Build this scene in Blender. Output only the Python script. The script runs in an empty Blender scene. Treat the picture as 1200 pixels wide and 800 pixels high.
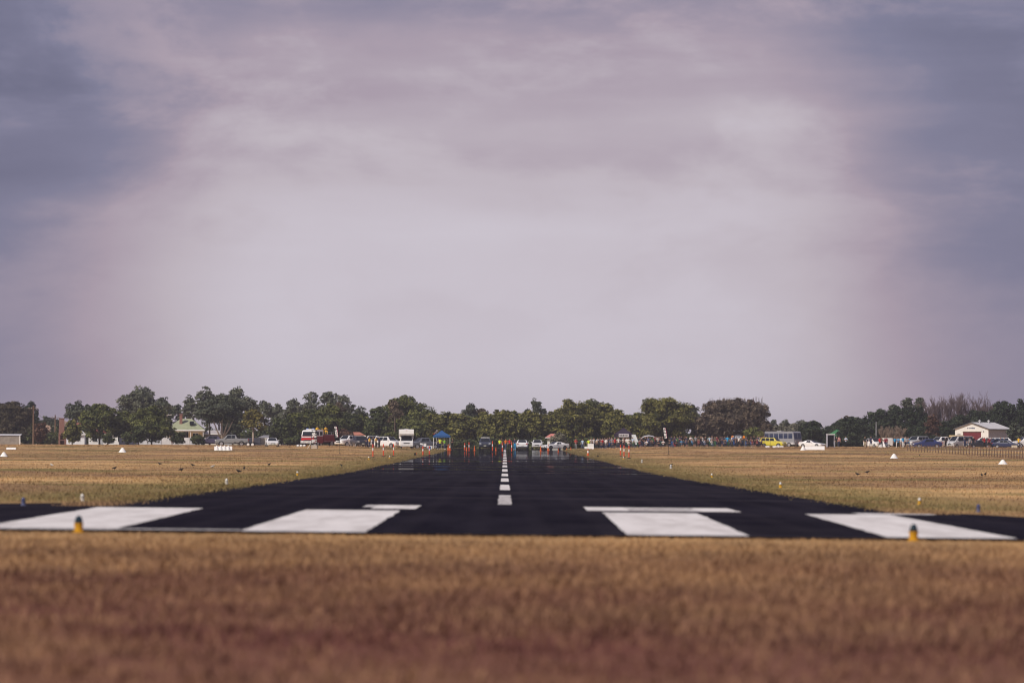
import bpy, bmesh, math, random
import numpy as np
from mathutils import Vector, Matrix

random.seed(11)
RNG = np.random.default_rng(11)
scene = bpy.context.scene
COL = scene.collection
R = math.radians

# ------------------------------------------------------------------ camera
EYE = 1.32          # camera height above the grass
FPX = 7950.0        # focal length in photograph pixels (1200 px across 36 mm)
cam_d = bpy.data.cameras.new('camera')
cam = bpy.data.objects.new('camera', cam_d)
COL.objects.link(cam)
cam_d.sensor_width = 36.0
cam_d.lens = FPX / 1200 * 36
cam_d.clip_start = 0.5
cam_d.clip_end = 20000
cam.location = (0, 0, EYE)
_m = (Matrix.Rotation(-8 / FPX, 4, 'Z') @ Matrix.Rotation(math.pi / 2 + 128 / FPX, 4, 'X')
      @ Matrix.Rotation(0.0026, 4, 'Z'))
cam.rotation_euler = _m.to_euler()
cam_d.dof.use_dof = True
cam_d.dof.focus_distance = 1050
cam_d.dof.aperture_fstop = 3.3
scene.camera = cam

# ------------------------------------------------------------------ sky
SUN = Vector((-0.70, -0.72, 0.90)).normalized()
SUN_EL = math.asin(SUN.z)
SUN_AZ = math.atan2(SUN.x, SUN.y)
world = bpy.data.worlds.new('World')
scene.world = world
world.use_nodes = True
wt = world.node_tree
wt.nodes.clear()
def wn(kind, **kw):
    n = wt.nodes.new(kind)
    for k, v in kw.items():
        setattr(n, k, v)
    return n
def wl(a, b):
    wt.links.new(a, b)
def wmath(op, a, b=None, clamp=False):
    n = wn('ShaderNodeMath', operation=op, use_clamp=clamp)
    for i, s in enumerate((a, b)):
        if s is None:
            continue
        if isinstance(s, (int, float)):
            n.inputs[i].default_value = s
        else:
            wl(s, n.inputs[i])
    return n.outputs[0]
def wrange(v, a, b, c, d, smooth=True):
    n = wn('ShaderNodeMapRange', interpolation_type='SMOOTHSTEP' if smooth else 'LINEAR')
    wl(v, n.inputs['Value'])
    for k, x in zip(('From Min', 'From Max', 'To Min', 'To Max'), (a, b, c, d)):
        n.inputs[k].default_value = x
    return n.outputs[0]
sky_tex = wn('ShaderNodeTexSky', sky_type='NISHITA', sun_disc=False, sun_elevation=SUN_EL, sun_rotation=SUN_AZ)
tc = wn('ShaderNodeTexCoord')
sp = wn('ShaderNodeSeparateXYZ')
wl(tc.outputs['Generated'], sp.inputs[0])
az = wmath('ARCTAN2', sp.outputs['X'], sp.outputs['Y'])
el = sp.outputs['Z']
def cloud(scale, detail, loc, rough=0.55, dist=0.0):
    mp = wn('ShaderNodeMapping')
    mp.inputs['Scale'].default_value = scale
    mp.inputs['Location'].default_value = loc
    wl(tc.outputs['Generated'], mp.inputs['Vector'])
    n = wn('ShaderNodeTexNoise')
    n.inputs['Scale'].default_value = 1.0
    n.inputs['Detail'].default_value = detail
    n.inputs['Roughness'].default_value = rough
    n.inputs['Distortion'].default_value = dist
    wl(mp.outputs[0], n.inputs['Vector'])
    return n.outputs['Fac']
n_big = cloud((9, 9, 70), 5.0, (3.1, 7.7, 0.45), 0.5, 0.15)
n_fine = cloud((26, 26, 58), 7.0, (2.6, 2.4, 4.1), 0.58, 0.2)
# cloud banks all round the horizon; lens vignetting is painted into their dark sides
n_ph = cloud((6, 6, 9), 2.0, (5.3, 1.7, 2.2), 0.5, 0.0)
azd = wmath('ADD', az, wmath('MULTIPLY', wmath('SUBTRACT', n_ph, 0.5), wrange(wmath('ABSOLUTE', az), 0.05, 0.4, 0.0, 0.35)))
cs = [wmath('MULTIPLY', wmath('COSINE', wmath('MULTIPLY', azd, k)), a) for k, a in ((33.0, .40), (22.3, .32), (46.1, .28))]
banks = wrange(wmath('ADD', wmath('ADD', cs[0], cs[1]), cs[2]), -0.85, 0.50, 0.0, 1.0)
bank_fade = wrange(wmath('ABSOLUTE', el), 0.07, 0.22, 1.0, 0.0)
banks = wmath('ADD', wmath('MULTIPLY', banks, bank_fade), wmath('MULTIPLY', wmath('SUBTRACT', 1.0, bank_fade), 0.55))
rise = wrange(el, 0.014, 0.082, 1.0, 0.40)          # darker higher up: cloud with lens vignetting painted in
cover = wmath('MULTIPLY', wmath('MULTIPLY_ADD', banks, 0.66), rise)
[n for n in wt.nodes if n.type == 'MATH' and n.operation == 'MULTIPLY_ADD'][-1].inputs[2].default_value = 0.31
wob = wrange(el, 0.002, 0.058, 0.10, 1.0)
noise_sum = wmath('ADD', wmath('MULTIPLY', wmath('SUBTRACT', n_big, 0.5), 0.65),
                  wmath('ADD', wmath('MULTIPLY', wmath('SUBTRACT', n_fine, 0.5), 0.34), wmath('MULTIPLY', wmath('SUBTRACT', wrange(n_fine, 0.44, 0.58, 0.0, 1.0), 0.5), 0.11)))
cover = wmath('ADD', cover, wmath('MULTIPLY', noise_sum, wob), clamp=True)
ramp = wn('ShaderNodeValToRGB')
wl(cover, ramp.inputs[0])
e = ramp.color_ramp.elements
e[0].position = 0.0; e[0].color = (0.105, 0.105, 0.190, 1)
e[1].position = 1.0; e[1].color = (0.635, 0.585, 0.665, 1)
for p, c in ((0.28, (0.200, 0.192, 0.300, 1)), (0.52, (0.400, 0.325, 0.405, 1)), (0.75, (0.530, 0.465, 0.530, 1))):
    x = ramp.color_ramp.elements.new(p); x.color = c
bg_cloud = wn('ShaderNodeBackground'); wl(ramp.outputs[0], bg_cloud.inputs[0]); bg_cloud.inputs[1].default_value = 1.0
bg_sky = wn('ShaderNodeBackground'); wl(sky_tex.outputs[0], bg_sky.inputs[0]); bg_sky.inputs[1].default_value = 0.10
mixw = wn('ShaderNodeMixShader'); mixw.inputs[0].default_value = 0.94
wl(bg_sky.outputs[0], mixw.inputs[1]); wl(bg_cloud.outputs[0], mixw.inputs[2])
wout = wn('ShaderNodeOutputWorld'); wl(mixw.outputs[0], wout.inputs[0])

# ------------------------------------------------------------------ sun
sun_d = bpy.data.lights.new('sun', 'SUN')
sun_d.energy = 4.0
sun_d.angle = R(1.0)
sun_d.color = (1.0, 0.90, 0.78)
sun = bpy.data.objects.new('sun', sun_d)
COL.objects.link(sun)
sun.rotation_euler = (-SUN).to_track_quat('-Z', 'Y').to_euler()
sun.location = (0, 0, 60)

vs = scene.view_settings
vs.view_transform = 'Standard'
vs.look = 'None'
vs.exposure = 0.0
vs.gamma = 1.0
scene.cycles.max_bounces = 6
scene.cycles.filter_width = 1.1

# ------------------------------------------------------------------ terrain function
_ys = np.arange(-400.0, 9000.0, 10.0)
_sl = np.interp(_ys, [340, 440, 880, 960, 1090, 1200, 1500, 1900, 2400], [0, .002, .002, .0033, .0033, 0, 0, -.004, 0])
_zs = np.concatenate([[0], np.cumsum((_sl[1:] + _sl[:-1]) * 5.0)])
def prof(y):
    return np.interp(y, _ys, _zs)
def smooth(t):
    t = np.clip(t, 0, 1)
    return t * t * (3 - 2 * t)
def gz(x, y):
    """height of the land at x, y"""
    z = prof(y)
    z = z + np.interp(y, [450, 1060], [0, .42]) * smooth((np.abs(x) - 9) / 20)
    z = z - .0075 * np.clip(x, -16, 16) * np.interp(y, [60, 500, 800], [1, .8, 0])
    return z
def X(px, d):
    return (px - 592.0) * d / FPX
def G(px, d, dz=0.0):
    x = X(px, d)
    return Vector((x, d, float(gz(x, d)) + dz))
def ZROW(px, row, d):
    """height of something that shows at this row at distance d"""
    return EYE + (528 - row + (px - 600) * .0026) * d / FPX

# ------------------------------------------------------------------ materials
_mats = {}
def new_mat(name):
    m = bpy.data.materials.new(name)
    m.use_nodes = True
    nt = m.node_tree
    b = nt.nodes['Principled BSDF']
    return m, nt, b
def mat(rgb, rough=0.6, var=0.12, scale=6.0, metal=0.0, spec=0.3, coat=0.0):
    key = (tuple(rgb), rough, var, scale, metal, spec, coat)
    if key in _mats:
        return _mats[key]
    m, nt, b = new_mat('mat_%d' % len(_mats))
    n = nt.nodes.new('ShaderNodeTexNoise')
    t = nt.nodes.new('ShaderNodeTexCoord')
    nt.links.new(t.outputs['Object'], n.inputs['Vector'])
    n.inputs['Scale'].default_value = scale
    n.inputs['Detail'].default_value = 4
    r = nt.nodes.new('ShaderNodeValToRGB')
    nt.links.new(n.outputs['Fac'], r.inputs[0])
    a = r.color_ramp.elements
    a[0].position = .3; a[0].color = (*[c * (1 - var) for c in rgb], 1)
    a[1].position = .7; a[1].color = (*[min(1, c * (1 + var)) for c in rgb], 1)
    nt.links.new(r.outputs[0], b.inputs['Base Color'])
    b.inputs['Roughness'].default_value = rough
    b.inputs['Metallic'].default_value = metal
    b.inputs['Specular IOR Level'].default_value = spec
    b.inputs['Coat Weight'].default_value = coat
    b.inputs['Coat Roughness'].default_value = .12
    _mats[key] = m
    return m
def glass_mat():
    if 'glass' in _mats:
        return _mats['glass']
    m, nt, b = new_mat('tinted_glass')
    b.inputs['Base Color'].default_value = (.014, .018, .026, 1)
    b.inputs['Roughness'].default_value = .15
    b.inputs['Specular IOR Level'].default_value = .22
    n = nt.nodes.new('ShaderNodeTexNoise'); n.inputs['Scale'].default_value = 3
    bp = nt.nodes.new('ShaderNodeBump'); bp.inputs['Strength'].default_value = .02
    nt.links.new(n.outputs['Fac'], bp.inputs['Height']); nt.links.new(bp.outputs[0], b.inputs['Normal'])
    _mats['glass'] = m
    return m
def paint(rgb):
    return mat(rgb, .35, .05, 3.0, 0, .5, .4)
def cloth(rgb):
    return mat(rgb, .85, .15, 9.0, 0, .15)
def foliage(dark, light, name='foliage'):
    key = ('fol', dark, light)
    if key in _mats:
        return _mats[key]
    m, nt, b = new_mat(name)
    a = nt.nodes.new('ShaderNodeAttribute'); a.attribute_name = 'var'
    mx = nt.nodes.new('ShaderNodeMix'); mx.data_type = 'RGBA'
    nt.links.new(a.outputs['Fac'], mx.inputs[0])
    mx.inputs[6].default_value = (*dark, 1); mx.inputs[7].default_value = (*light, 1)
    nt.links.new(mx.outputs[2], b.inputs['Base Color'])
    b.inputs['Roughness'].default_value = .65
    b.inputs['Specular IOR Level'].default_value = .15
    _mats[key] = m
    return m
BLACK = mat((.012, .012, .014), .7)
DARKG = mat((.05, .05, .055), .6)
GREY = mat((.30, .30, .31), .6)
STEEL = mat((.45, .46, .48), .4, .08, 5, .6)
WHITE = mat((.80, .80, .79), .6, .05)
WHITEP = paint((.78, .79, .80))
TYRE = mat((.018, .018, .018), .9)
RED = mat((.62, .035, .02), .5)
ORANGE = mat((.62, .12, .02), .55, .08)
YELLOW = mat((.78, .47, .03), .55)
HIVIS = mat((.62, .80, .04), .7, .08)
WOOD = mat((.16, .10, .065), .85, .3)
SKIN = mat((.36, .20, .14), .6, .06)
HAIRM = mat((.035, .022, .016), .7)

# ------------------------------------------------------------------ mesh helper
class MB:
    def __init__(s):
        s.v = []; s.f = []; s.m = []
    def add(s, vs_, fs, mi=0):
        o = len(s.v)
        s.v += [tuple(p) for p in vs_]
        s.f += [tuple(i + o for i in f) for f in fs]
        s.m += [mi] * len(fs)
        return s
    def box(s, c, d, rz=0.0, mi=0, taper=1.0, ry=0.0):
        hx, hy, hz = d[0] / 2, d[1] / 2, d[2] / 2
        pts = []
        for z, k in ((-hz, 1), (hz, taper)):
            for x, y in ((-hx, -hy), (hx, -hy), (hx, hy), (-hx, hy)):
                pts.append(Vector((x * k, y * k, z)))
        M_ = Matrix.Translation(c) @ Matrix.Rotation(rz, 4, 'Z') @ Matrix.Rotation(ry, 4, 'Y')
        return s.add([M_ @ p for p in pts],
                     [(3, 2, 1, 0), (4, 5, 6, 7), (0, 1, 5, 4), (1, 2, 6, 5), (2, 3, 7, 6), (3, 0, 4, 7)], mi)
    def prism(s, poly, y0, y1, mi=0):
        """polygon in x,z pushed from y0 to y1"""
        n = len(poly)
        vs_ = [(p[0], y0, p[1]) for p in poly] + [(p[0], y1, p[1]) for p in poly]
        fs = [tuple(range(n)), tuple(range(2 * n - 1, n - 1, -1))]
        fs += [(i, i + n, (i + 1) % n + n, (i + 1) % n) for i in range(n)]
        return s.add(vs_, fs, mi)
    def prismx(s, poly, x0, x1, mi=0):
        """polygon in y,z pushed from x0 to x1"""
        n = len(poly)
        vs_ = [(x0, p[0], p[1]) for p in poly] + [(x1, p[0], p[1]) for p in poly]
        fs = [tuple(range(n - 1, -1, -1)), tuple(range(n, 2 * n))]
        fs += [(i, (i + 1) % n, (i + 1) % n + n, i + n) for i in range(n)]
        return s.add(vs_, fs, mi)
    def tube(s, pts, rs, n=6, mi=0):
        pts = [Vector(p) for p in pts]
        if isinstance(rs, (int, float)):
            rs = [rs] * len(pts)
        vs_ = []; fs = []
        for i, p in enumerate(pts):
            d = (pts[min(i + 1, len(pts) - 1)] - pts[max(i - 1, 0)]).normalized()
            a = d.orthogonal().normalized() if abs(d.z) < .99 else Vector((1, 0, 0))
            b = d.cross(a)
            for k in range(n):
                t = 2 * math.pi * k / n
                vs_.append(p + (a * math.cos(t) + b * math.sin(t)) * rs[i])
        for i in range(len(pts) - 1):
            for k in range(n):
                fs.append((i * n + k, i * n + (k + 1) % n, (i + 1) * n + (k + 1) % n, (i + 1) * n + k))
        fs.append(tuple(range(n - 1, -1, -1)))
        fs.append(tuple(range((len(pts) - 1) * n, len(pts) * n)))
        return s.add(vs_, fs, mi)
    def lathe(s, prof_, n=10, c=(0, 0, 0), mi=0, axis='z'):
        vs_ = []; fs = []
        for r, z in prof_:
            for k in range(n):
                t = 2 * math.pi * k / n
                if axis == 'z':
                    vs_.append((c[0] + r * math.cos(t), c[1] + r * math.sin(t), c[2] + z))
                else:
                    vs_.append((c[0] + r * math.cos(t), c[1] + z, c[2] + r * math.sin(t)))
        m_ = len(prof_)
        for i in range(m_ - 1):
            for k in range(n):
                q = (i * n + k, i * n + (k + 1) % n, (i + 1) * n + (k + 1) % n, (i + 1) * n + k)
                fs.append(q if axis == 'z' else q[::-1])
        fs.append(tuple(range(n - 1, -1, -1)))
        fs.append(tuple(range((m_ - 1) * n, m_ * n)))
        return s.add(vs_, fs, mi)
    def build(s, name, mats, parent=None, smooth_=False, loc=None):
        me = bpy.data.meshes.new(name)
        me.from_pydata(s.v, [], s.f)
        mats = mats if isinstance(mats, (list, tuple)) else [mats]
        for m in mats:
            me.materials.append(m)
        if len(mats) > 1:
            me.polygons.foreach_set('material_index', s.m)
        if smooth_:
            me.polygons.foreach_set('use_smooth', [True] * len(me.polygons))
        o = bpy.data.objects.new(name, me)
        COL.objects.link(o)
        if parent is not None:
            o.parent = parent
        if loc is not None:
            o.location = loc
        return o
def tag(o, label=None, cat=None, group=None, kind=None):
    if label: o['label'] = label
    if cat: o['category'] = cat
    if group: o['group'] = group
    if kind: o['kind'] = kind
    return o
def thing(name, label, cat, loc, rz=0.0, group=None, sc=1.0):
    o = bpy.data.objects.new(name, None)
    COL.objects.link(o)
    o.empty_display_size = .3
    o.location = loc
    o.rotation_euler = (0, 0, rz)
    o.scale = (sc, sc, sc)
    return tag(o, label, cat, group)
def dup(o, parent=None):
    c = o.copy()
    COL.objects.link(c)
    c.parent = parent
    for ch in list(o.children):
        dup(ch, c)
    return c
def np_mesh(name, verts, nper, material, parent=None, var=None):
    """verts: (N, nper, 3) separate faces"""
    n = verts.shape[0]
    me = bpy.data.meshes.new(name)
    me.vertices.add(n * nper)
    me.vertices.foreach_set('co', verts.astype(np.float32).ravel())
    me.loops.add(n * nper)
    me.loops.foreach_set('vertex_index', np.arange(n * nper, dtype=np.int32))
    me.polygons.add(n)
    me.polygons.foreach_set('loop_start', np.arange(0, n * nper, nper, dtype=np.int32))
    me.update(calc_edges=True)
    if var is not None:
        at = me.attributes.new('var', 'FLOAT', 'POINT')
        at.data.foreach_set('value', np.repeat(var, nper).astype(np.float32))
    me.materials.append(material)
    o = bpy.data.objects.new(name, me)
    COL.objects.link(o)
    if parent is not None:
        o.parent = parent
    return o

# ================================================================== ground
def lin(nt, kind, **inp):
    n = nt.nodes.new(kind)
    for k, v in inp.items():
        n.inputs[k].default_value = v
    return n
def noise(nt, vec, scale, detail=4, loc=(0, 0, 0), sc=(1, 1, 1), rough=.55):
    mp = nt.nodes.new('ShaderNodeMapping')
    mp.inputs['Scale'].default_value = sc
    mp.inputs['Location'].default_value = loc
    nt.links.new(vec, mp.inputs['Vector'])
    n = nt.nodes.new('ShaderNodeTexNoise')
    n.inputs['Scale'].default_value = scale
    n.inputs['Detail'].default_value = detail
    n.inputs['Roughness'].default_value = rough
    nt.links.new(mp.outputs[0], n.inputs['Vector'])
    return n.outputs['Fac']
def mrange(nt, v, a, b, c=0.0, d=1.0):
    n = nt.nodes.new('ShaderNodeMapRange')
    n.interpolation_type = 'SMOOTHSTEP'
    nt.links.new(v, n.inputs['Value'])
    for k, x in zip(('From Min', 'From Max', 'To Min', 'To Max'), (a, b, c, d)):
        n.inputs[k].default_value = x
    return n.outputs[0]
def mixc(nt, f, a, b):
    n = nt.nodes.new('ShaderNodeMix'); n.data_type = 'RGBA'
    if isinstance(f, (int, float)): n.inputs[0].default_value = f
    else: nt.links.new(f, n.inputs[0])
    for i, c in ((6, a), (7, b)):
        if isinstance(c, tuple): n.inputs[i].default_value = (*c, 1)
        else: nt.links.new(c, n.inputs[i])
    return n.outputs[2]
def m2(nt, op, a, b=None):
    n = nt.nodes.new('ShaderNodeMath'); n.operation = op
    for i, s in enumerate((a, b)):
        if s is None: continue
        if isinstance(s, (int, float)): n.inputs[i].default_value = s
        else: nt.links.new(s, n.inputs[i])
    return n.outputs[0]

STRAW = (.50, .325, .158)
TAN = (.345, .228, .118)
BROWN = (.190, .115, .080)
OLIVE = (.180, .155, .064)
def grass_color(nt, blade=False):
    """dry paddock colour from world position; the same field colours ground and blades"""
    g = nt.nodes.new('ShaderNodeNewGeometry')
    P = g.outputs['Position']
    s = nt.nodes.new('ShaderNodeSeparateXYZ'); nt.links.new(P, s.inputs[0])
    big = noise(nt, P, 1.0, 5, (4, 1, 0), (.045, .016, 0))        # mown swathes and bare patches
    mid = noise(nt, P, 1.0, 5, (9, 5, 0), (.35, .10, 0))
    fine = noise(nt, P, 1.0, 5, (2, 8, 0), (2.6, 1.1, 0), .65)
    c = mixc(nt, mrange(nt, mid, .34, .64), TAN, STRAW)
    band = noise(nt, P, 1.0, 4, (3, 2, 0), (.006, .010, 0), .5)
    c = mixc(nt, m2(nt, 'MULTIPLY', mrange(nt, band, .50, .64), .8), c, (.58, .380, .190))
    c = mixc(nt, m2(nt, 'MULTIPLY', mrange(nt, band, .50, .36), .75), c, (.22, .138, .078))
    c = mixc(nt, m2(nt, 'MULTIPLY', mrange(nt, big, .46, .64), .70), c, BROWN)
    c = mixc(nt, m2(nt, 'MULTIPLY', mrange(nt, fine, .50, .74), .45), c, BROWN)
    # greener strip along the sealed edge, where rain runs off, and green streaks in the field
    ax = m2(nt, 'ABSOLUTE', s.outputs['X'])
    edge = m2(nt, 'MULTIPLY', mrange(nt, ax, 10.2, 17.0, 1.0, 0.0), mrange(nt, s.outputs['Y'], 150, 170))
    green = noise(nt, P, 1.0, 4, (7, 3, 0), (.05, .028, 0))
    gr = m2(nt, 'MAXIMUM', m2(nt, 'MULTIPLY', edge, mrange(nt, mid, .28, .6, .4, .95)),
            m2(nt, 'MULTIPLY', m2(nt, 'MULTIPLY', mrange(nt, green, .50, .62), .82), mrange(nt, s.outputs['Y'], 100, 140, .12, 1.0)))
    c = mixc(nt, gr, c, OLIVE)
    # browner stubble short of the runway end, with lens vignetting painted into its colour
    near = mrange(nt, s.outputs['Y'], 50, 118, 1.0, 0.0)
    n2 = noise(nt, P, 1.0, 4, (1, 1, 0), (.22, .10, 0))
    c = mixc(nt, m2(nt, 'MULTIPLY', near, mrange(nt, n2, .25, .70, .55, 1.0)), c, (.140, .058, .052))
    return c, P
def grass_ground_mat():
    m, nt, b = new_mat('dry_grass_ground')
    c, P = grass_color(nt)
    nt.links.new(c, b.inputs['Base Color'])
    b.inputs['Roughness'].default_value = 1.0
    b.inputs['Specular IOR Level'].default_value = 0.0
    return m
def blade_mat():
    m, nt, b = new_mat('dry_grass_blade')
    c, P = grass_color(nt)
    a = nt.nodes.new('ShaderNodeAttribute'); a.attribute_name = 'var'
    c2 = mixc(nt, m2(nt, 'MULTIPLY', mrange(nt, a.outputs['Fac'], .55, 1.0), .30), c, (.54, .34, .18))
    c2 = mixc(nt, m2(nt, 'MULTIPLY', mrange(nt, a.outputs['Fac'], .40, .0), .55), c2, (.092, .050, .042))
    nt.links.new(c2, b.inputs['Base Color'])
    b.inputs['Roughness'].default_value = .9
    b.inputs['Specular IOR Level'].default_value = .05
    return m
xs = sorted(set([-6000, -3000, -1500, -800, -500, -350, -250] + list(range(-200, -20, 10)) + [-20, -16, -13, -11, -9.3, -8.7]
            + [-5, 0, 5] + [8.7, 9.3, 11, 13, 16, 20] + list(range(30, 210, 10)) + [250, 350, 500, 800, 1500, 3000, 6000]))
ys = sorted(set([-300, -100, -40] + list(range(0, 100, 4)) + [104, 106] + list(range(110, 1260, 10)) + list(range(1260, 2500, 60)) + [2600, 3200, 4500, 7000]))
gx, gy = np.meshgrid(np.array(xs, float), np.array(ys, float))
gzv = gz(gx, gy)
gzv = np.where((np.abs(gx) < 9) & (gy > 105) & (gy < 1125), gzv - .06, gzv)
rr = RNG.normal(0, 1, gx.shape) * np.where((np.abs(gx) < 60) & (gy > 95) & (gy < 185), 0, 1)
gzv = gzv + np.where((np.abs(gx) > 9.2) | (gy < 100), .012, 0) * rr * np.where(np.abs(gx) < 210, 1, 0)
verts = np.stack([gx.ravel(), gy.ravel(), gzv.ravel()], 1)
nx_, ny_ = len(xs), len(ys)
faces = [(j * nx_ + i, j * nx_ + i + 1, (j + 1) * nx_ + i + 1, (j + 1) * nx_ + i) for j in range(ny_ - 1) for i in range(nx_ - 1)]
me = bpy.data.meshes.new('ground'); me.from_pydata(verts.tolist(), [], faces)
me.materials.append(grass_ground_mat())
me.polygons.foreach_set('use_smooth', [True] * len(me.polygons))
ground = bpy.data.objects.new('ground', me); COL.objects.link(ground); tag(ground, kind='structure')

# ------------------------------------------------------------------ runway
def asphalt_mat():
    m, nt, b = new_mat('asphalt_seal')
    g = nt.nodes.new('ShaderNodeNewGeometry'); P = g.outputs['Position']
    s = nt.nodes.new('ShaderNodeSeparateXYZ'); nt.links.new(P, s.inputs[0])
    n1 = noise(nt, P, 1.0, 5, (0, 0, 0), (.5, .03, 0), .6)
    n2 = noise(nt, P, 1.0, 3, (5, 0, 0), (9, 4, 0))
    n3 = noise(nt, P, 1.0, 4, (2, 9, 0), (.12, .05, 0))
    c = mixc(nt, mrange(nt, n1, .35, .7), (.0100, .0092, .0165), (.020, .0182, .029))
    c = mixc(nt, m2(nt, 'MULTIPLY', mrange(nt, n2, .5, .75), .5), c, (.032, .030, .038))
    c = mixc(nt, m2(nt, 'MULTIPLY', mrange(nt, n3, .5, .72), .55), c, (.034, .031, .040))
    # cross joints of the sealing runs and rubber streaks along the wheel tracks
    w = nt.nodes.new('ShaderNodeTexWave'); w.wave_type = 'BANDS'; w.bands_direction = 'X'
    w.inputs['Scale'].default_value = .55; w.inputs['Distortion'].default_value = 3.0; w.inputs['Detail'].default_value = 2
    mp = nt.nodes.new('ShaderNodeMapping'); mp.inputs['Scale'].default_value = (.5, .008, 0); nt.links.new(P, mp.inputs[0]); nt.links.new(mp.outputs[0], w.inputs[0])
    c = mixc(nt, m2(nt, 'MULTIPLY', mrange(nt, w.outputs[1], .55, 1.0), .16), c, (.036, .032, .042))
    n4 = noise(nt, P, 1.0, 2, (8, 1, 0), (.01, .11, 0), .4)
    c = mixc(nt, m2(nt, 'MULTIPLY', mrange(nt, n4, .55, .68), .5), c, (.040, .036, .046))
    nt.links.new(c, b.inputs['Base Color'])
    b.inputs['Roughness'].default_value = 1.0
    b.inputs['Specular IOR Level'].default_value = 0.0
    # hot-air mirage imitated by gloss on the far seal: mirror-like only at grazing angles
    wave = noise(nt, P, 1.0, 4, (0, 0, 0), (.02, .055, 0), .6)
    wave2 = noise(nt, P, 1.0, 3, (3, 3, 0), (.10, .02, 0), .6)
    ny = m2(nt, 'MULTIPLY', m2(nt, 'SUBTRACT', wave, .5), .0018)
    nxm = m2(nt, 'MULTIPLY', m2(nt, 'SUBTRACT', wave2, .5), .0020)
    cb = nt.nodes.new('ShaderNodeCombineXYZ'); cb.inputs[2].default_value = 1.0
    nt.links.new(nxm, cb.inputs[0]); nt.links.new(ny, cb.inputs[1])
    gl = nt.nodes.new('ShaderNodeBsdfGlossy'); gl.inputs['Roughness'].default_value = .015
    gl.inputs['Color'].default_value = (.62, .64, .66, 1)
    nt.links.new(cb.outputs[0], gl.inputs['Normal'])
    fr = nt.nodes.new('ShaderNodeFresnel'); fr.inputs['IOR'].default_value = 1.03
    band = noise(nt, P, 1.0, 3, (1, 6, 0), (.03, .045, 0), .5)
    far = m2(nt, 'MAXIMUM', mrange(nt, s.outputs['Y'], 640, 900, 0, .8),
             m2(nt, 'MULTIPLY', mrange(nt, s.outputs['Y'], 330, 520, 0, .85), mrange(nt, band, .49, .60)))
    fac = m2(nt, 'MULTIPLY', fr.outputs[0], far)
    mx = nt.nodes.new('ShaderNodeMixShader')
    nt.links.new(fac, mx.inputs[0]); nt.links.new(b.outputs[0], mx.inputs[1]); nt.links.new(gl.outputs[0], mx.inputs[2])
    out = [n for n in nt.nodes if n.type == 'OUTPUT_MATERIAL'][0]
    nt.links.new(mx.outputs[0], out.inputs[0])
    return m
ASPH = asphalt_mat()
def sheet(name, rows, dz, material, cols=None):
    """rows: list of (y, xleft, xright); draped on the land dz above it"""
    cols = cols or 4
    v = []; f = []
    for y, a, b in rows:
        for k in range(cols + 1):
            x = a + (b - a) * k / cols
            v.append((x, y, float(gz(x, y)) + dz))
    for j in range(len(rows) - 1):
        for k in range(cols):
            f.append((j * (cols + 1) + k, j * (cols + 1) + k + 1, (j + 1) * (cols + 1) + k + 1, (j + 1) * (cols + 1) + k))
    me = bpy.data.meshes.new(name); me.from_pydata(v, [], f); me.materials.append(material)
    me.polygons.foreach_set('use_smooth', [True] * len(me.polygons))
    o = bpy.data.objects.new(name, me); COL.objects.link(o)
    return o
rows = []
ej = [0.0, 0.0]
for y in list(range(106, 180, 2)) + list(range(180, 420, 4)) + list(range(420, 1116, 10)):
    for k in (0, 1):
        ej[k] = .7 * ej[k] + RNG.normal(0, .13)
    rows.append((y, -9.05 + ej[0], 9.05 + ej[1]))
runway = tag(sheet('runway', rows, .014, ASPH, 8), kind='structure')
def jag(a):
    return a + float(RNG.normal(0, .12))
pad_l = [(y, jag(float(np.interp(y, [106, 128, 142, 154, 160, 168], [-40, -34, -20, -11.6, -10.0, -8.6]))), -8.2) for y in range(106, 168, 2)]
pad_r = [(y, 8.2, jag(float(np.interp(y, [106, 120, 130, 140, 145, 150, 154, 160], [44, 32, 21, 13.4, 11.3, 10.5, 9.8, 8.6])))) for y in range(106, 162, 2)]
tag(sheet('runway_turning_pad', pad_l, .009, ASPH, 10), kind='structure')
tag(sheet('runway_turning_pad', pad_r, .009, ASPH, 10), kind='structure')
# painted markings
def paint_mat(name, worn):
    m, nt, b = new_mat(name)
    g = nt.nodes.new('ShaderNodeNewGeometry'); P = g.outputs['Position']
    n1 = noise(nt, P, 1.0, 6, (0, 0, 0), (1.6, .12, 0), .65)
    n2 = noise(nt, P, 1.0, 6, (3, 2, 0), (8, 3, 0), .7)
    c = mixc(nt, mrange(nt, n1, .35, .70), (.70, .685, .69), (.52, .50, .50))
    c = mixc(nt, m2(nt, 'MULTIPLY', mrange(nt, n2, .62 - worn * .3, .80 - worn * .3), .35 + worn * .5), c, (.13, .125, .14))
    nt.links.new(c, b.inputs['Base Color'])
    b.inputs['Roughness'].default_value = .9; b.inputs['Specular IOR Level'].default_value = .05
    return m
PAINT = paint_mat('runway_paint', 0.0)
WORN = paint_mat('runway_paint_worn', .7)
def mark(name, y0, y1, x0, x1, material=PAINT, dz=.019, fx0=None, fx1=None):
    n = max(2, int((y1 - y0) / 2))
    fx0 = x0 if fx0 is None else fx0; fx1 = x1 if fx1 is None else fx1
    rough_ = .012 if y1 < 300 else 0
    rows = [(y0 + (y1 - y0) * k / n, x0 + (fx0 - x0) * k / n + float(RNG.normal(0, rough_)), x1 + (fx1 - x1) * k / n + float(RNG.normal(0, rough_))) for k in range(n + 1)]
    o = sheet(name, rows, dz, material, 2)
    return tag(o, kind='structure')
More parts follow.
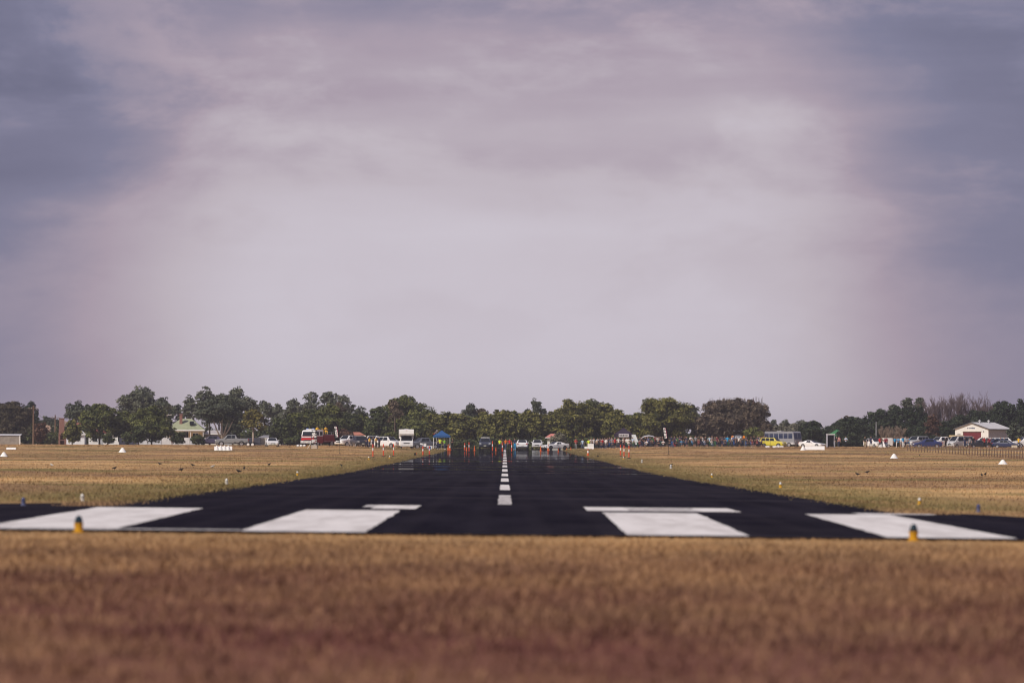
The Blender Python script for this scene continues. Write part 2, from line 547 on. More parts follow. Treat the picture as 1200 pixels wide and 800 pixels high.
for x0, x1, f0, f1, ya in ((-8.45, -6.20, -8.80, -6.52, 147), (-4.18, -2.20, -4.28, -2.24, 146), (1.93, 3.86, 2.10, 4.14, 146), (6.05, 8.10, 6.50, 8.36, 147)):
    mark('threshold_stripe', 107, ya, x0, x1, PAINT, .019, f0, f1)
mark('threshold_line', 107.4, 108.6, -9.0, -4.2, WORN, .023)
mark('transverse_bar', 150, 160, -2.98, -1.97)
mark('transverse_bar', 154, 160, -3.24, -2.985, WORN)
mark('transverse_bar', 150, 160, 1.84, 2.80)
mark('transverse_bar', 150, 160, 2.80, 4.35, WORN)
mark('transverse_bar', 150, 160, 4.35, 5.25)
mark('transverse_bar', 147.5, 151, 7.7, 9.4, WORN)
for k in range(15):
    y0 = 165 + 61 * k
    mark('centreline_dash', y0, y0 + 35, -.17, .17, PAINT if k else WORN)

# ------------------------------------------------------------------ grass blades (nobody could count them)
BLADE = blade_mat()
def blades(name, cx, cy, hmin, hmax, spread, per, wid, strong=False):
    n = len(cx)
    bx = np.repeat(cx, per) + RNG.normal(0, 1, n * per) * np.repeat(spread, per)
    by = np.repeat(cy, per) + RNG.normal(0, 1, n * per) * np.repeat(spread, per)
    tone = np.clip(np.repeat(RNG.uniform(0, 1, n) if strong else RNG.uniform(.1, .9, n), per) + RNG.normal(0, .15, n * per), 0, 1)
    h = RNG.uniform(hmin, hmax, n * per) * np.repeat(RNG.uniform(.6, 1.25, n), per)
    w = np.repeat(wid, per) * RNG.uniform(.6, 1.3, n * per)
    a = RNG.uniform(0, math.pi, n * per)
    h = h * np.interp(by, [84, 105], [1, .45]) if name in ('rough_grass', 'tall_grass_clumps') else h
    lx = RNG.normal(0, .45, n * per) * h; ly = RNG.normal(0, .45, n * per) * h
    bz = gz(bx, by) - .01
    v = np.zeros((n * per, 3, 3))
    v[:, 0] = np.stack([bx - np.cos(a) * w, by - np.sin(a) * w, bz], 1)
    v[:, 1] = np.stack([bx + np.cos(a) * w, by + np.sin(a) * w, bz], 1)
    v[:, 2] = np.stack([bx + lx, by + ly, bz + h], 1)
    o = np_mesh(name, v, 3, BLADE, None, tone)
    return tag(o, None, None, None, 'stuff')
# rough before the runway end
n = 52000
cy = np.sqrt(RNG.uniform(30 ** 2, 105.2 ** 2, n)); cx = RNG.uniform(-1, 1, n) * (cy * .085 + 4)
tag(blades('rough_grass', cx, cy, .025, .085, np.full(n, .05), 4, np.full(n, .010)), 'brown dry stubble before the runway end', 'grass')
# taller seeding clumps scattered through the rough
n = 5200
cy = np.sqrt(RNG.uniform(28 ** 2, 97 ** 2, n)); cx = RNG.uniform(-1, 1, n) * (cy * .085 + 4)
tag(blades('tall_grass_clumps', cx, cy, .04, .12, np.full(n, .11), 16, np.full(n, .014), True), 'taller mottled clumps of dead grass in the rough', 'grass')
# paddocks beside the runway: fewer, coarser tufts further out
n = 60000
cy = RNG.uniform(112, 1060, n) ; cy = 112 + (cy - 112) ** 1.25 / (948 ** .25)
side = RNG.choice([-1, 1], n)
cx = side * (9.25 + RNG.uniform(0, 1, n) ** 1.3 * (cy * .085 + 4))
# outside the turning pads only
keep = np.where(cx < 0, cx < np.interp(cy, [106, 128, 142, 154, 160, 168], [-40, -34, -20, -11.8, -10.2, -9.1]), cx > np.interp(cy, [106, 120, 130, 140, 145, 150, 154, 160], [44, 32, 21, 13.5, 11.4, 10.6, 9.9, 9.1]))
cx, cy = cx[keep], cy[keep]
wid = .012 + cy * .00004
tag(blades('paddock_grass', cx, cy, .03, .10, .06 + cy * .0002, 4, wid), 'pale dry paddock grass beside the runway', 'grass')
# long unmown grass where the paddock meets the parked cars and the crowd
n = 9000
cy = RNG.uniform(1012, 1046, n); cx = RNG.choice([-1, 1], n) * (10.5 + RNG.uniform(0, 1, n) * 80)
tag(blades('long_grass', cx, cy, .08, .34, np.full(n, .12), 5, np.full(n, .03)), 'long straw coloured grass at the far side of the paddock', 'grass')
# ragged fringe where grass creeps over the seal
n = 15000
cy = 150 + RNG.uniform(0, 1, n) ** 1.6 * 880
cx = RNG.choice([-1, 1], n) * (9.15 + RNG.normal(.12, .30, n))
tag(blades('edge_grass', cx, cy, .03, .11, np.full(n, .10), 4, .014 + cy * .00003), 'olive grass fringe along the edge of the seal', 'grass')

# ================================================================== trees
def rnd_dirs(n):
    d = RNG.normal(0, 1, (n, 3))
    return d / np.linalg.norm(d, axis=1, keepdims=True)
def leaf_quads(c, outward, size):
    n = len(c)
    nrm = outward * .8 + RNG.normal(0, .75, (n, 3)); nrm[:, 2] += .25
    nrm /= np.linalg.norm(nrm, axis=1, keepdims=True) + 1e-6
    t = np.cross(nrm, RNG.normal(0, 1, (n, 3))); t /= np.linalg.norm(t, axis=1, keepdims=True) + 1e-6
    b = np.cross(nrm, t)
    s = (size * RNG.uniform(.55, 1.35, n))[:, None]
    k = RNG.uniform(.45, .8, n)[:, None]
    bend = nrm * s * RNG.uniform(-.25, .25, n)[:, None]
    v = np.zeros((n, 4, 3))
    v[:, 0] = c - t * s; v[:, 1] = c - b * s * k + bend; v[:, 2] = c + t * s; v[:, 3] = c + b * s * k + bend
    return v
def crown_mesh(lobes, leaf, dens, clump_r, material, parent, inner=.25, name='crown'):
    """lobes: (cx,cy,cz,rx,ry,rz). Leaf clumps over each lobe, gaps between clumps."""
    C = []; O = []; V = []
    for (cx, cy, cz, rx, ry, rz) in lobes:
        area = 4 * math.pi * ((rx * ry) ** 1.6 / 3 + (rx * rz) ** 1.6 / 3 + (ry * rz) ** 1.6 / 3) ** (1 / 1.6)
        k = max(7, int(area / (clump_r ** 2 * 3.2)))
        d = rnd_dirs(k)
        rad = RNG.uniform(.70, 1.02, k)[:, None]
        cc = d * rad * np.array([rx, ry, rz]) + np.array([cx, cy, cz])
        cr = clump_r * RNG.uniform(.55, 1.35, k)
        tone = np.clip(RNG.normal(.44, .27, k), 0, 1)
        m = max(8, int(dens * clump_r ** 2))
        dd = rnd_dirs(k * m)
        dd[:, 2] = np.where(RNG.uniform(0, 1, k * m) < .6, np.abs(dd[:, 2]), dd[:, 2])
        rr_ = np.repeat(cr, m)[:, None] * (RNG.uniform(.25, 1.0, k * m) ** .5)[:, None]
        pos = np.repeat(cc, m, 0) + dd * rr_ * np.array([1.15, 1.15, .8])
        C.append(pos); O.append(dd * .6 + np.repeat(d, m, 0) * .6)
        V.append(np.clip(np.repeat(tone, m) + RNG.normal(0, .22, k * m), 0, 1))
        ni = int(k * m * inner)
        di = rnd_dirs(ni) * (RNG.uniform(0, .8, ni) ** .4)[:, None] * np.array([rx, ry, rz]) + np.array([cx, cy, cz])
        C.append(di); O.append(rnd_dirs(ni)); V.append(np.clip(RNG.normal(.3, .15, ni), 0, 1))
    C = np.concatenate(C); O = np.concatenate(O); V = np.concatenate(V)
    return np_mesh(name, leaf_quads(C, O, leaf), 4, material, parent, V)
BARK = mat((.085, .065, .05), .9, .3, 4)
BARKP = mat((.52, .43, .36), .85, .25, 3)
BARKG = mat((.20, .165, .14), .9, .3, 4)
FOL = {
    'green':  foliage((.032, .044, .016), (.180, .192, .055)),
    'dark':   foliage((.026, .036, .017), (.110, .128, .046)),
    'olive':  foliage((.032, .040, .014), (.250, .235, .062)),
    'gum':    foliage((.046, .056, .040), (.185, .198, .132)),
    'gumd':   foliage((.032, .042, .031), (.118, .132, .086)),
    'yellow': foliage((.075, .072, .020), (.260, .215, .055)),
    'brown':  foliage((.046, .038, .028), (.215, .165, .115)),
    'browng': foliage((.030, .027, .018), (.110, .092, .056)),
    'pine':   foliage((.014, .022, .014), (.056, .076, .038)),
    'pale':   foliage((.085, .090, .062), (.240, .225, .160)),
    'rust':   foliage((.060, .030, .020), (.150, .085, .055)),
}
def trunk_mesh(h, r, lobes, bark, parent, lean=0.0):
    b = MB()
    top = Vector((lean, 0, h))
    b.tube([(0, 0, -.15), (lean * .25, .03, h * .35), (lean * .6, -.03, h * .7), top], [r * 1.15, r * .85, r * .7, r * .45], 7)
    t = b.build('trunk', bark, parent, True)
    for L in lobes[:6]:
        f = random.uniform(.45, .95)
        s = Vector((lean * f, 0, h * f))
        e = Vector(L[:3])
        mid_ = s.lerp(e, .5) + Vector((random.uniform(-.2, .2), random.uniform(-.2, .2), .25))
        lb = MB(); lb.tube([s, mid_, e], [r * .5, r * .36, r * .14], 5)
        lb.build('limb', bark, t, True)
    return t
TREES = []
def tree(px, d, top, hw, style, fol, label, cb=.12, name=None, group=None, bark=None, base=None, lean=0.0, leaf=None, trunk_r=None):
    p = G(px, d)
    H = ZROW(px, top, d) - p.z
    w = hw * d / FPX
    t = thing(name or ('gum_tree' if style == 'gum' else 'conifer_tree' if style == 'cone' else 'shrub' if style == 'bush' else 'leafy_tree'),
              label, 'shrub' if style == 'bush' else 'tree', p, 0, group)
    lf = leaf or .17
    if style in ('round', 'flat'):
        cb = cb - .10
    zc = H * (1 + cb) / 2
    rz = H * (1 - cb) / 2
    if style in ('round', 'bush'):
        lobes = [(0, 0, zc, w * .80, w * .75, rz * .86)]
        nb = 9 if style == 'round' else 5
        for k in range(nb):
            a = 2 * math.pi * (k + random.uniform(-.3, .3)) / nb
            q = random.uniform(.22, .50)
            ez = random.uniform(-.45, .75)
            ce = math.sqrt(max(0, 1 - ez * ez))
            lobes.append((math.cos(a) * w * (1 - q) * ce * 1.06, math.sin(a) * w * (1 - q) * ce, zc + ez * rz * (1 - q * .6),
                          w * q, w * q, rz * q * 1.0))
        lobes.append((random.uniform(-.25, .25) * w, 0, H - rz * .30, w * .42, w * .4, rz * .30))
        for k in range(5 if style == 'round' else 2):     # stray leading shoots break the outline
            a = random.uniform(.15, .85) * math.pi
            q = random.uniform(.10, .20)
            lobes.append((math.cos(a) * w * .92, random.uniform(-.4, .4) * w, zc + math.sin(a) * rz * random.uniform(.84, .96), w * q, w * q, rz * q))
        crown_mesh(lobes, lf, 140, max(.42, w * .17), FOL[fol], t, .3)
    elif style == 'gum':
        lobes = []
        nb = max(11, int(9 + w * 1.6))
        for k in range(nb):
            a = 2 * math.pi * (k * .618 + random.uniform(-.1, .1))
            u = math.sqrt((k + .5) / nb)
            zz = cb + (1 - cb) * (.92 - u * u * .30 - random.choice((0, .10, .30, .45)) * random.uniform(.6, 1.1))
            q = random.uniform(.28, .44)
            lobes.append((math.cos(a) * w * u * .80, math.sin(a) * w * u * .7, min(zz, .95 - q * .25) * H, w * q, w * q, max(.5, H * q * .26)))
        lobes.append((w * random.uniform(-.2, .2), 0, H * .88, w * .38, w * .36, H * .11))
        crown_mesh(lobes, lf, 140, max(.42, w * .15), FOL[fol], t, .12)
    elif style == 'cone':
        lobes = []
        for k in range(7):
            f = k / 6
            zz = H * (cb + (.94 - cb) * f)
            q = w * (1.0 - f) ** .8 + w * .12
            lobes.append((random.uniform(-.12, .12) * w, 0, zz, q, q, H * .12))
        crown_mesh(lobes, lf, 140, max(.4, w * .2), FOL[fol], t, .4)
    elif style == 'flat':      # clipped-looking, flat topped with upright shoots
        lobes = [(0, 0, zc * .98, w * .88, w * .75, rz * .92)]
        for k in range(13):
            a = 2 * math.pi * k / 13 + random.uniform(-.2, .2)
            lobes.append((math.cos(a) * w * .62, math.sin(a) * w * .55, H * random.uniform(.40, .84), w * .36, w * .34, H * .14))
        for k in range(7):
            lobes.append((w * (-.66 + 1.32 * k / 6), random.uniform(-.3, .1) * w, H * .88 + random.uniform(-.25, .1), w * .22, w * .22, H * .10))
        crown_mesh(lobes, lf, 140, max(.42, w * .13), FOL[fol], t, .25)
        shoots = MB()
        for k in range(46):
            x = random.uniform(-.8, .8) * w
            z0 = H * .9
            shoots.tube([(x, random.uniform(-.4, .3) * w, z0), (x + random.uniform(-.15, .15), 0, H + random.uniform(.0, .55))], [.05, .015], 3)
        shoots.build('shoots', FOL['rust'], t)
    trunk_mesh(min(H * .82, max(.6, H * (cb + .45))), trunk_r or max(.09, H * .022), sorted(lobes[1:], key=lambda l: l[2]), bark or BARK, t, lean)
    TREES.append(t)
    return t
def bare_tree(px, d, top, hw, label, mat_=None, group=None, n0=9, spread=.30):
    p = G(px, d)
    H = ZROW(px, top, d) - p.z
    w = hw * d / FPX
    t = thing('bare_tree', label, 'tree', p, 0, group)
    b = MB(); b.tube([(0, 0, -.2), (0, 0, H * .18), (.05, 0, H * .4)], [.26, .2, .14], 6)
    tr = b.build('trunk', mat_, t, True)
    tw = MB()
    def grow(s, d_, ln, r, lev):
        mid_ = s + d_ * ln * .5 + Vector((random.uniform(-.06, .06), random.uniform(-.06, .06), .02)) * ln
        e = s + d_ * ln
        tw.tube([s, mid_, e], [r, r * .8, r * .55], 3)
        if lev == 0:
            return
        for k in range(5 if lev > 1 else 6):
            f = random.uniform(.35, 1.0)
            nd = (d_ + Vector((random.uniform(-1, 1), random.uniform(-1, 1), random.uniform(-.1, .55))) * .50).normalized()
            nd.z = abs(nd.z)
            grow(s.lerp(e, f), nd, ln * random.uniform(.42, .68), max(.022, r * .6), lev - 1)
    for k in range(n0):
        a = 2 * math.pi * k / n0 + random.uniform(-.3, .3)
        sp_ = random.uniform(.4, 1.0) * spread
        d_ = Vector((math.cos(a) * sp_ * w / (H * .30), math.sin(a) * sp_ * w / (H * .30), 1)).normalized()
        grow(Vector((0, 0, H * random.uniform(.08, .38))), d_, H * random.uniform(.38, .52), .055, 3)
    # scale the twigs so that the crown just reaches the wanted height
    zmax = max(v[2] for v in tw.v)
    xmax = max(abs(v[0]) for v in tw.v)
    tw.v = [(v[0] * w / xmax, v[1] * w / xmax, v[2] * H / zmax) for v in tw.v]
    tw.build('twigs', mat_, t)
    return t
BARE = mat((.120, .088, .088), .9, .25, 3)
BARE2 = mat((.215, .170, .135), .9, .25, 3)

GB = 'tall grey green gums behind the houses'
GR = 'rounded trees lining the far end of the runway'
# left end
tree(12, 1210, 473, 27, 'round', 'browng', 'wide brownish tree turning colour behind the low grey shed', .08)
tree(-12, 1225, 476, 20, 'round', 'dark', 'dark tree whose edge shows past the brownish tree', .1)
tree(36, 1240, 474, 10, 'round', 'pine', 'narrow dark conifer right behind the bare utility pole', .1)
tree(48, 1200, 496, 9, 'bush', 'rust', 'low purplish brown bush at the foot of utility pole', .0)
tree(57, 1420, 489, 12, 'round', 'gumd', 'distant tree on top of the bare tan mound', .25)
tree(67, 1380, 492, 7, 'round', 'gumd', 'small distant tree beside the red brick chimney', .2)
tree(90, 1260, 470, 16, 'gum', 'gumd', 'tall dark gum rising behind the red brick chimney', .15)
tree(101, 1275, 473, 9, 'gum', 'gumd', 'slim dark gum next to the taller gum by the chimney', .15)
tree(85, 1160, 494, 10, 'round', 'olive', 'small olive tree standing just beside the red brick chimney', .1)
tree(117, 1150, 476, 24, 'round', 'green', 'broad green tree in front of the white bungalow', .12)
tree(142, 1155, 483, 15, 'round', 'green', 'smaller green tree over the red verandah of the white bungalow', .2)
tree(168, 1270, 454, 31, 'gum', 'gum', 'tallest grey green gum, standing behind the white bungalow', .05, trunk_r=.3)
tree(152, 1290, 463, 13, 'gum', 'gumd', 'thin gum at the shoulder of the tallest gum', .1)
tree(193, 1280, 464, 13, 'gum', 'gumd', 'gum stepping down from the tallest gum towards the green roof', .1)
tree(178, 1140, 479, 27, 'round', 'green', 'dense green tree in front of pale fence beside green roofed house', .06)
tree(127, 1140, 509, 6, 'bush', 'dark', 'small dark bush under the windows of the white bungalow', 0)
tree(150, 1138, 508, 7, 'bush', 'dark', 'dark bush at the corner of the white bungalow', 0)
tree(163, 1135, 500, 9, 'bush', 'dark', 'dark bush under the dense green tree by the bungalow', 0)
tree(206, 1300, 474, 13, 'gum', 'gumd', 'grey gum behind the brick chimney of the green roofed house', .1)
tree(209, 1138, 507, 7, 'bush', 'dark', 'ragged dark shrub in front of the green roofed house', 0)
tree(231, 1138, 511, 7, 'bush', 'dark', 'shrub beside the verandah of the green roofed house', 0)
tree(222, 1290, 463, 12, 'gum', 'gum', 'gum with open top behind the green roofed house', .15)
tree(243, 1285, 452, 17, 'gum', 'gum', 'high domed gum right above the green roof', .2)
tree(246, 1140, 470, 17, 'gum', 'gumd', 'upper dark tree leaning over the green cottage roof', .45)
tree(257, 1290, 462, 14, 'gum', 'gumd', 'gum behind the fork of the white trunked tree', .2)
_wt = tree(260, 1130, 466, 28, 'round', 'gumd', 'huge dark tree with forked white trunk by the pale fence', .50, bark=BARKP, trunk_r=.22)
for _e in ((-1.55, -.9, 4.6), (1.25, -1.0, 4.4), (2.3, -.6, 4.9)):
    _b = MB(); _b.tube([(0, -.05, .9), (_e[0] * .45, -.4, 2.3), _e], [.17, .13, .06], 6); _b.build('limb', BARKP, _wt, True)
tree(279, 1295, 452, 16, 'gum', 'gum', 'gum with layered crown behind the trailer', .15)
tree(291, 1290, 464, 13, 'gum', 'gum', 'gum leaning out past the layered crown', .2)
tree(273, 1150, 478, 14, 'round', 'gumd', 'grey green tree next to the huge white trunked tree', .15)
tree(297, 1145, 480, 15, 'gum', 'yellow', 'yellowing gum with a pale bare trunk behind the trailer', .2, bark=BARKP, trunk_r=.16)
tree(310, 1300, 469, 12, 'gum', 'gum', 'soft grey gum behind the white sedan', .1)
tree(325, 1310, 473, 12, 'gum', 'gum', 'low grey gum between the sedan and the fire truck', .1)
tree(345, 1300, 467, 16, 'gum', 'gum', 'spreading grey gum behind the cab of the fire truck', .1)
tree(364, 1290, 458, 15, 'gum', 'gum', 'round headed grey gum above the fire truck', .15)
tree(387, 1320, 457, 11, 'gum', 'gum', 'gum with a wispy lifted top above the fire truck body', .5)
tree(404, 1295, 462, 15, 'gum', 'gum', 'broad grey gum above the white utes', .15)
tree(422, 1300, 476, 14, 'gum', 'gumd', 'low gum sloping down from the broad grey gum', .1)
tree(396, 1280, 470, 8, 'gum', 'brown', 'brown tinged gum below the wispy gum', .2)
LOWN = {330: 'over the tiny garden shed', 347: 'behind the white drums', 366: 'behind the fire truck cab', 388: 'behind the fire truck deck and firefighters', 408: 'above the white ute by the flag', 426: 'above the black ute', 441: 'above the people in overalls'}
for i, (px, top, hw, fo) in enumerate(((330, 490, 14, 'dark'), (347, 484, 17, 'green'), (366, 481, 18, 'green'), (388, 477, 19, 'green'),
                                       (408, 484, 17, 'dark'), (426, 486, 17, 'green'), (441, 490, 14, 'dark'))):
    tree(px, 1150 + 6 * (i % 3), top, hw, 'round', fo, 'dark green spreading tree ' + LOWN[px], .05, group='low trees behind the fire truck and utes')
tree(402, 1120, 505, 13, 'bush', 'rust', 'reddish bush behind the white and black utes', .0)
tree(345, 1115, 513, 12, 'bush', 'dark', 'dark low hedge beside the fire truck cab', 0)
tree(474, 1190, 468, 34, 'round', 'green', 'big rounded tree with a brown patch behind the camper', .05)
tree(463, 1178, 467, 9, 'gum', 'brown', 'dead brown limb of leaves on the tree behind the camper', .45)
tree(460, 1085, 507, 7, 'bush', 'green', 'small rounded bush between the white wagon and the camper', 0)
tree(443, 1160, 478, 12, 'round', 'dark', 'dark tree beside the big tree with brown patch', .05)
ROWN = {487: 'directly behind the dark grey ute', 505: 'behind the cool box and garden chairs', 521: 'rising right above the blue marquee', 541: 'behind the bollards next to the marquee', 557: 'beside the dark ute on the marquee side',
        571: 'directly behind the dark ute on the runway', 590: 'straight ahead at the end of the centreline', 604: 'between the centreline and the white sedan', 621: 'directly behind the white sedan on runway', 637: 'above the shaded white hatchback',
        652: 'behind the hut with the pinkish roof', 672: 'tall and wide between the hut and the barriers', 688: 'right behind the white road barriers', 706: 'behind the first spectators past the barriers', 724: 'rising behind the black marquee', 738: 'behind the pale grey awning'}
for px, d, top, hw, fo in ((487, 1140, 492, 17, 'green'), (505, 1150, 488, 17, 'olive'), (521, 1160, 483, 18, 'olive'), (541, 1150, 485, 18, 'olive'), (557, 1165, 488, 17, 'green'), (571, 1150, 484, 18, 'olive'),
                           (590, 1145, 481, 18, 'olive'), (604, 1160, 484, 15, 'green'), (621, 1150, 483, 18, 'olive'), (637, 1155, 484, 15, 'olive'),
                           (652, 1165, 480, 18, 'olive'), (672, 1155, 471, 25, 'olive'), (688, 1170, 473, 20, 'green'), (706, 1160, 472, 20, 'olive'), (724, 1150, 482, 18, 'olive'), (738, 1158, 487, 14, 'green')):
    tree(px, d, top, hw, 'round', fo, 'leafy yellow tipped tree ' + ROWN[px], .03, group=GR)
tree(551, 1250, 475, 10, 'round', 'gumd', 'darker tree top rising over the row beside the dark ute', .2)
tree(564, 1255, 479, 9, 'round', 'brown', 'brownish tree top rising over the row at the runway end', .2)
tree(629, 1240, 467, 11, 'gum', 'gumd', 'pointed blue green tree top above the white coupe', .2)
tree(619, 1245, 480, 5, 'round', 'gumd', 'small tree top beside the pointed blue green one', .3)
tree(695, 1240, 470, 12, 'round', 'gumd', 'dark tree top rising over the row by the spectators', .2)
tree(712, 1240, 478, 12, 'round', 'brown', 'thin brownish tree top behind the spectators', .2)
tree(655, 1112, 509, 9, 'bush', 'pale', 'pale flowering shrub behind the white coupe', .1)
tree(660, 1120, 513, 9, 'bush', 'dark', 'dark bush next to the pale flowering shrub', 0)
# right side
tree(779, 1150, 470, 37, 'round', 'olive', 'large domed tree behind the silver canopy and feather flag', .03)
tree(750, 1165, 484, 16, 'round', 'green', 'tree filling in beside the large domed tree', .03)
tree(813, 1240, 474, 9, 'gum', 'gumd', 'thin dark tree in the gap beside the flat topped tree', .2)
tree(862, 1160, 468, 43, 'flat', 'brown', 'big flat topped grey brown tree with upright shoots', .03, name='flat_topped_tree')
tree(822, 1150, 487, 13, 'round', 'brown', 'grey brown tree at the side of the flat topped tree', .03)
tree(883, 1120, 502, 14, 'bush', 'green', 'light green shrub under the flat topped tree', 0)
tree(900, 1150, 497, 9, 'bush', 'brown', 'brown shrub between flat topped tree and the grey bus', 0)
tree(908, 1380, 492, 8, 'gum', 'gumd', 'small far gum beside flat topped tree', .2)
tree(921, 1390, 491, 8, 'gum', 'gumd', 'far gum with a rounded tuft above the grey bus', .3)
tree(938, 1385, 492, 10, 'gum', 'gumd', 'far gum behind the dark bush and the bus', .3)
tree(915, 1350, 499, 14, 'round', 'pale', 'pale scrubby tree right behind the grey bus', .0)
tree(932, 1355, 498, 13, 'round', 'pale', 'pale scrubby tree near the tail of the grey bus', .0)
tree(952, 1130, 494, 14, 'round', 'pine', 'isolated dark evergreen bush between bus and portable toilet', .0)
tree(944, 1135, 499, 8, 'round', 'pine', 'lower side of the isolated dark evergreen by the bus', .0)
tree(980, 1300, 499, 14, 'gum', 'gumd', 'far trees low above the green tent roof', .1)
tree(992, 1250, 488, 13, 'gum', 'brown', 'brown twiggy tree above the dark evergreens', .3)
EVN = {985: 'before the green tent by the portable toilet', 1003: 'behind the lone person past the toilet', 1022: 'beside the slim grey lamp standard', 1036: 'behind the white box trailer', 1054: 'above the leafless bushes', 1073: 'behind the silver wagon',
       1088: 'low behind the dark blue sedan', 1108: 'low behind the tan ute with canopy', 1125: 'touching the cream gable of the hangar', 1146: 'right above the hangar ridge', 1177: 'over the far end of the hangar roof', 1196: 'behind the grey green shrub by the hangar', 1164: 'between the hangar vents and leafless trees', 1215: 'above the loaded white four wheel drive'}
for px, d, top, hw in ((985, 1170, 493, 12), (1003, 1165, 490, 14), (1022, 1175, 484, 13), (1036, 1165, 480, 14), (1054, 1170, 478, 16), (1073, 1165, 477, 16), (1088, 1155, 491, 15), (1108, 1165, 494, 16),
                       (1125, 1180, 488, 16), (1146, 1190, 482, 17), (1177, 1195, 471, 17), (1196, 1200, 471, 17), (1164, 1195, 480, 14), (1215, 1200, 474, 20)):
    tree(px, d, top, hw, 'round', 'pine', 'dark evergreen ' + EVN[px], .02, group='dark evergreens of the windbreak around the hangar')
tree(994, 1125, 491, 14, 'round', 'pine', 'dark evergreen overlapping the side of the green tent', .02)
tree(1064, 1250, 464, 6, 'gum', 'gumd', 'lone gum tuft standing out above the evergreens', .6)
tree(1078, 1255, 465, 5, 'gum', 'gumd', 'second gum tuft above the evergreens, with a twig on top', .6)
tree(1047, 1255, 473, 6, 'gum', 'gumd', 'low gum tuft left over above the evergreens', .5)
tree(1093, 1150, 486, 8, 'gum', 'rust', 'rusty autumn tree in front of the bare trees', .1)
tree(1192, 1080, 497, 12, 'bush', 'gumd', 'dark grey green shrub covering the end of the hangar', .0)
for px, top, hw in ((1088, 465, 14), (1099, 462, 14), (1112, 460, 14), (1124, 459, 14), (1136, 459, 14), (1147, 457, 13), (1157, 457, 13), (1166, 466, 10), (1078, 470, 11)):
    bare_tree(px, 1215 + random.uniform(-15, 15), top, hw, 'leafless purple brown tree standing tall behind the hangar', BARE, 'leafless trees behind the hangar', 10)
for px in (1037, 1046, 1055):
    bare_tree(px, 1110 + random.uniform(-5, 5), 498, 9, 'leafless grey brown bush before the dark evergreens', BARE2, 'leafless bushes before the evergreens', 9, .6)
# dark scrub that closes the gaps under the crowns; nobody could count it
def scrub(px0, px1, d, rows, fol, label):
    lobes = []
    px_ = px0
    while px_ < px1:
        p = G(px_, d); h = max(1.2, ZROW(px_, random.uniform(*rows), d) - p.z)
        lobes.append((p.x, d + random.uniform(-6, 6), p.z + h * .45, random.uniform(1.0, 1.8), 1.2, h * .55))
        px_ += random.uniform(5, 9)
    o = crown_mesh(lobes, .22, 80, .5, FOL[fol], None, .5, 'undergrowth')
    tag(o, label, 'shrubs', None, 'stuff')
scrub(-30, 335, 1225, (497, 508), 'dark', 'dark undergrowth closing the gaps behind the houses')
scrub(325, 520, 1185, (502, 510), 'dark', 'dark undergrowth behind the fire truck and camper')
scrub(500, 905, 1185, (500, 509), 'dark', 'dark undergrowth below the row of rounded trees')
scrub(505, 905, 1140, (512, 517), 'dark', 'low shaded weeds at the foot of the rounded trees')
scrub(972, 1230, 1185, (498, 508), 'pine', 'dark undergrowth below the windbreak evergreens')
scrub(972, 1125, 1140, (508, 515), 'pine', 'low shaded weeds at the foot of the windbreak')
scrub(895, 980, 1300, (503, 508), 'pale', 'pale scrub far behind the grey minibus')
# a bare tan mound far behind the brick chimney
mb = MB()
prof_m = [(34, 0), (44, 4), (50, 6.2), (56, 7.2), (63, 6.6), (72, 5.5), (90, 4), (120, 0)]
c0 = X(58, 1430)
v = []
for px, h in prof_m:
    for k, f in ((0, 0), (20, .75), (50, 1), (90, 1), (140, 0)):
        v.append((X(px, 1430), 1390 + k, 2.0 + h * f * .80))
fs = [(i * 5 + k, i * 5 + k + 1, (i + 1) * 5 + k + 1, (i + 1) * 5 + k) for i in range(len(prof_m) - 1) for k in range(4)]
mb.add(v, fs)
tag(mb.build('hill', mat((.42, .28, .19), .95, .25, .2), None, True), kind='structure')

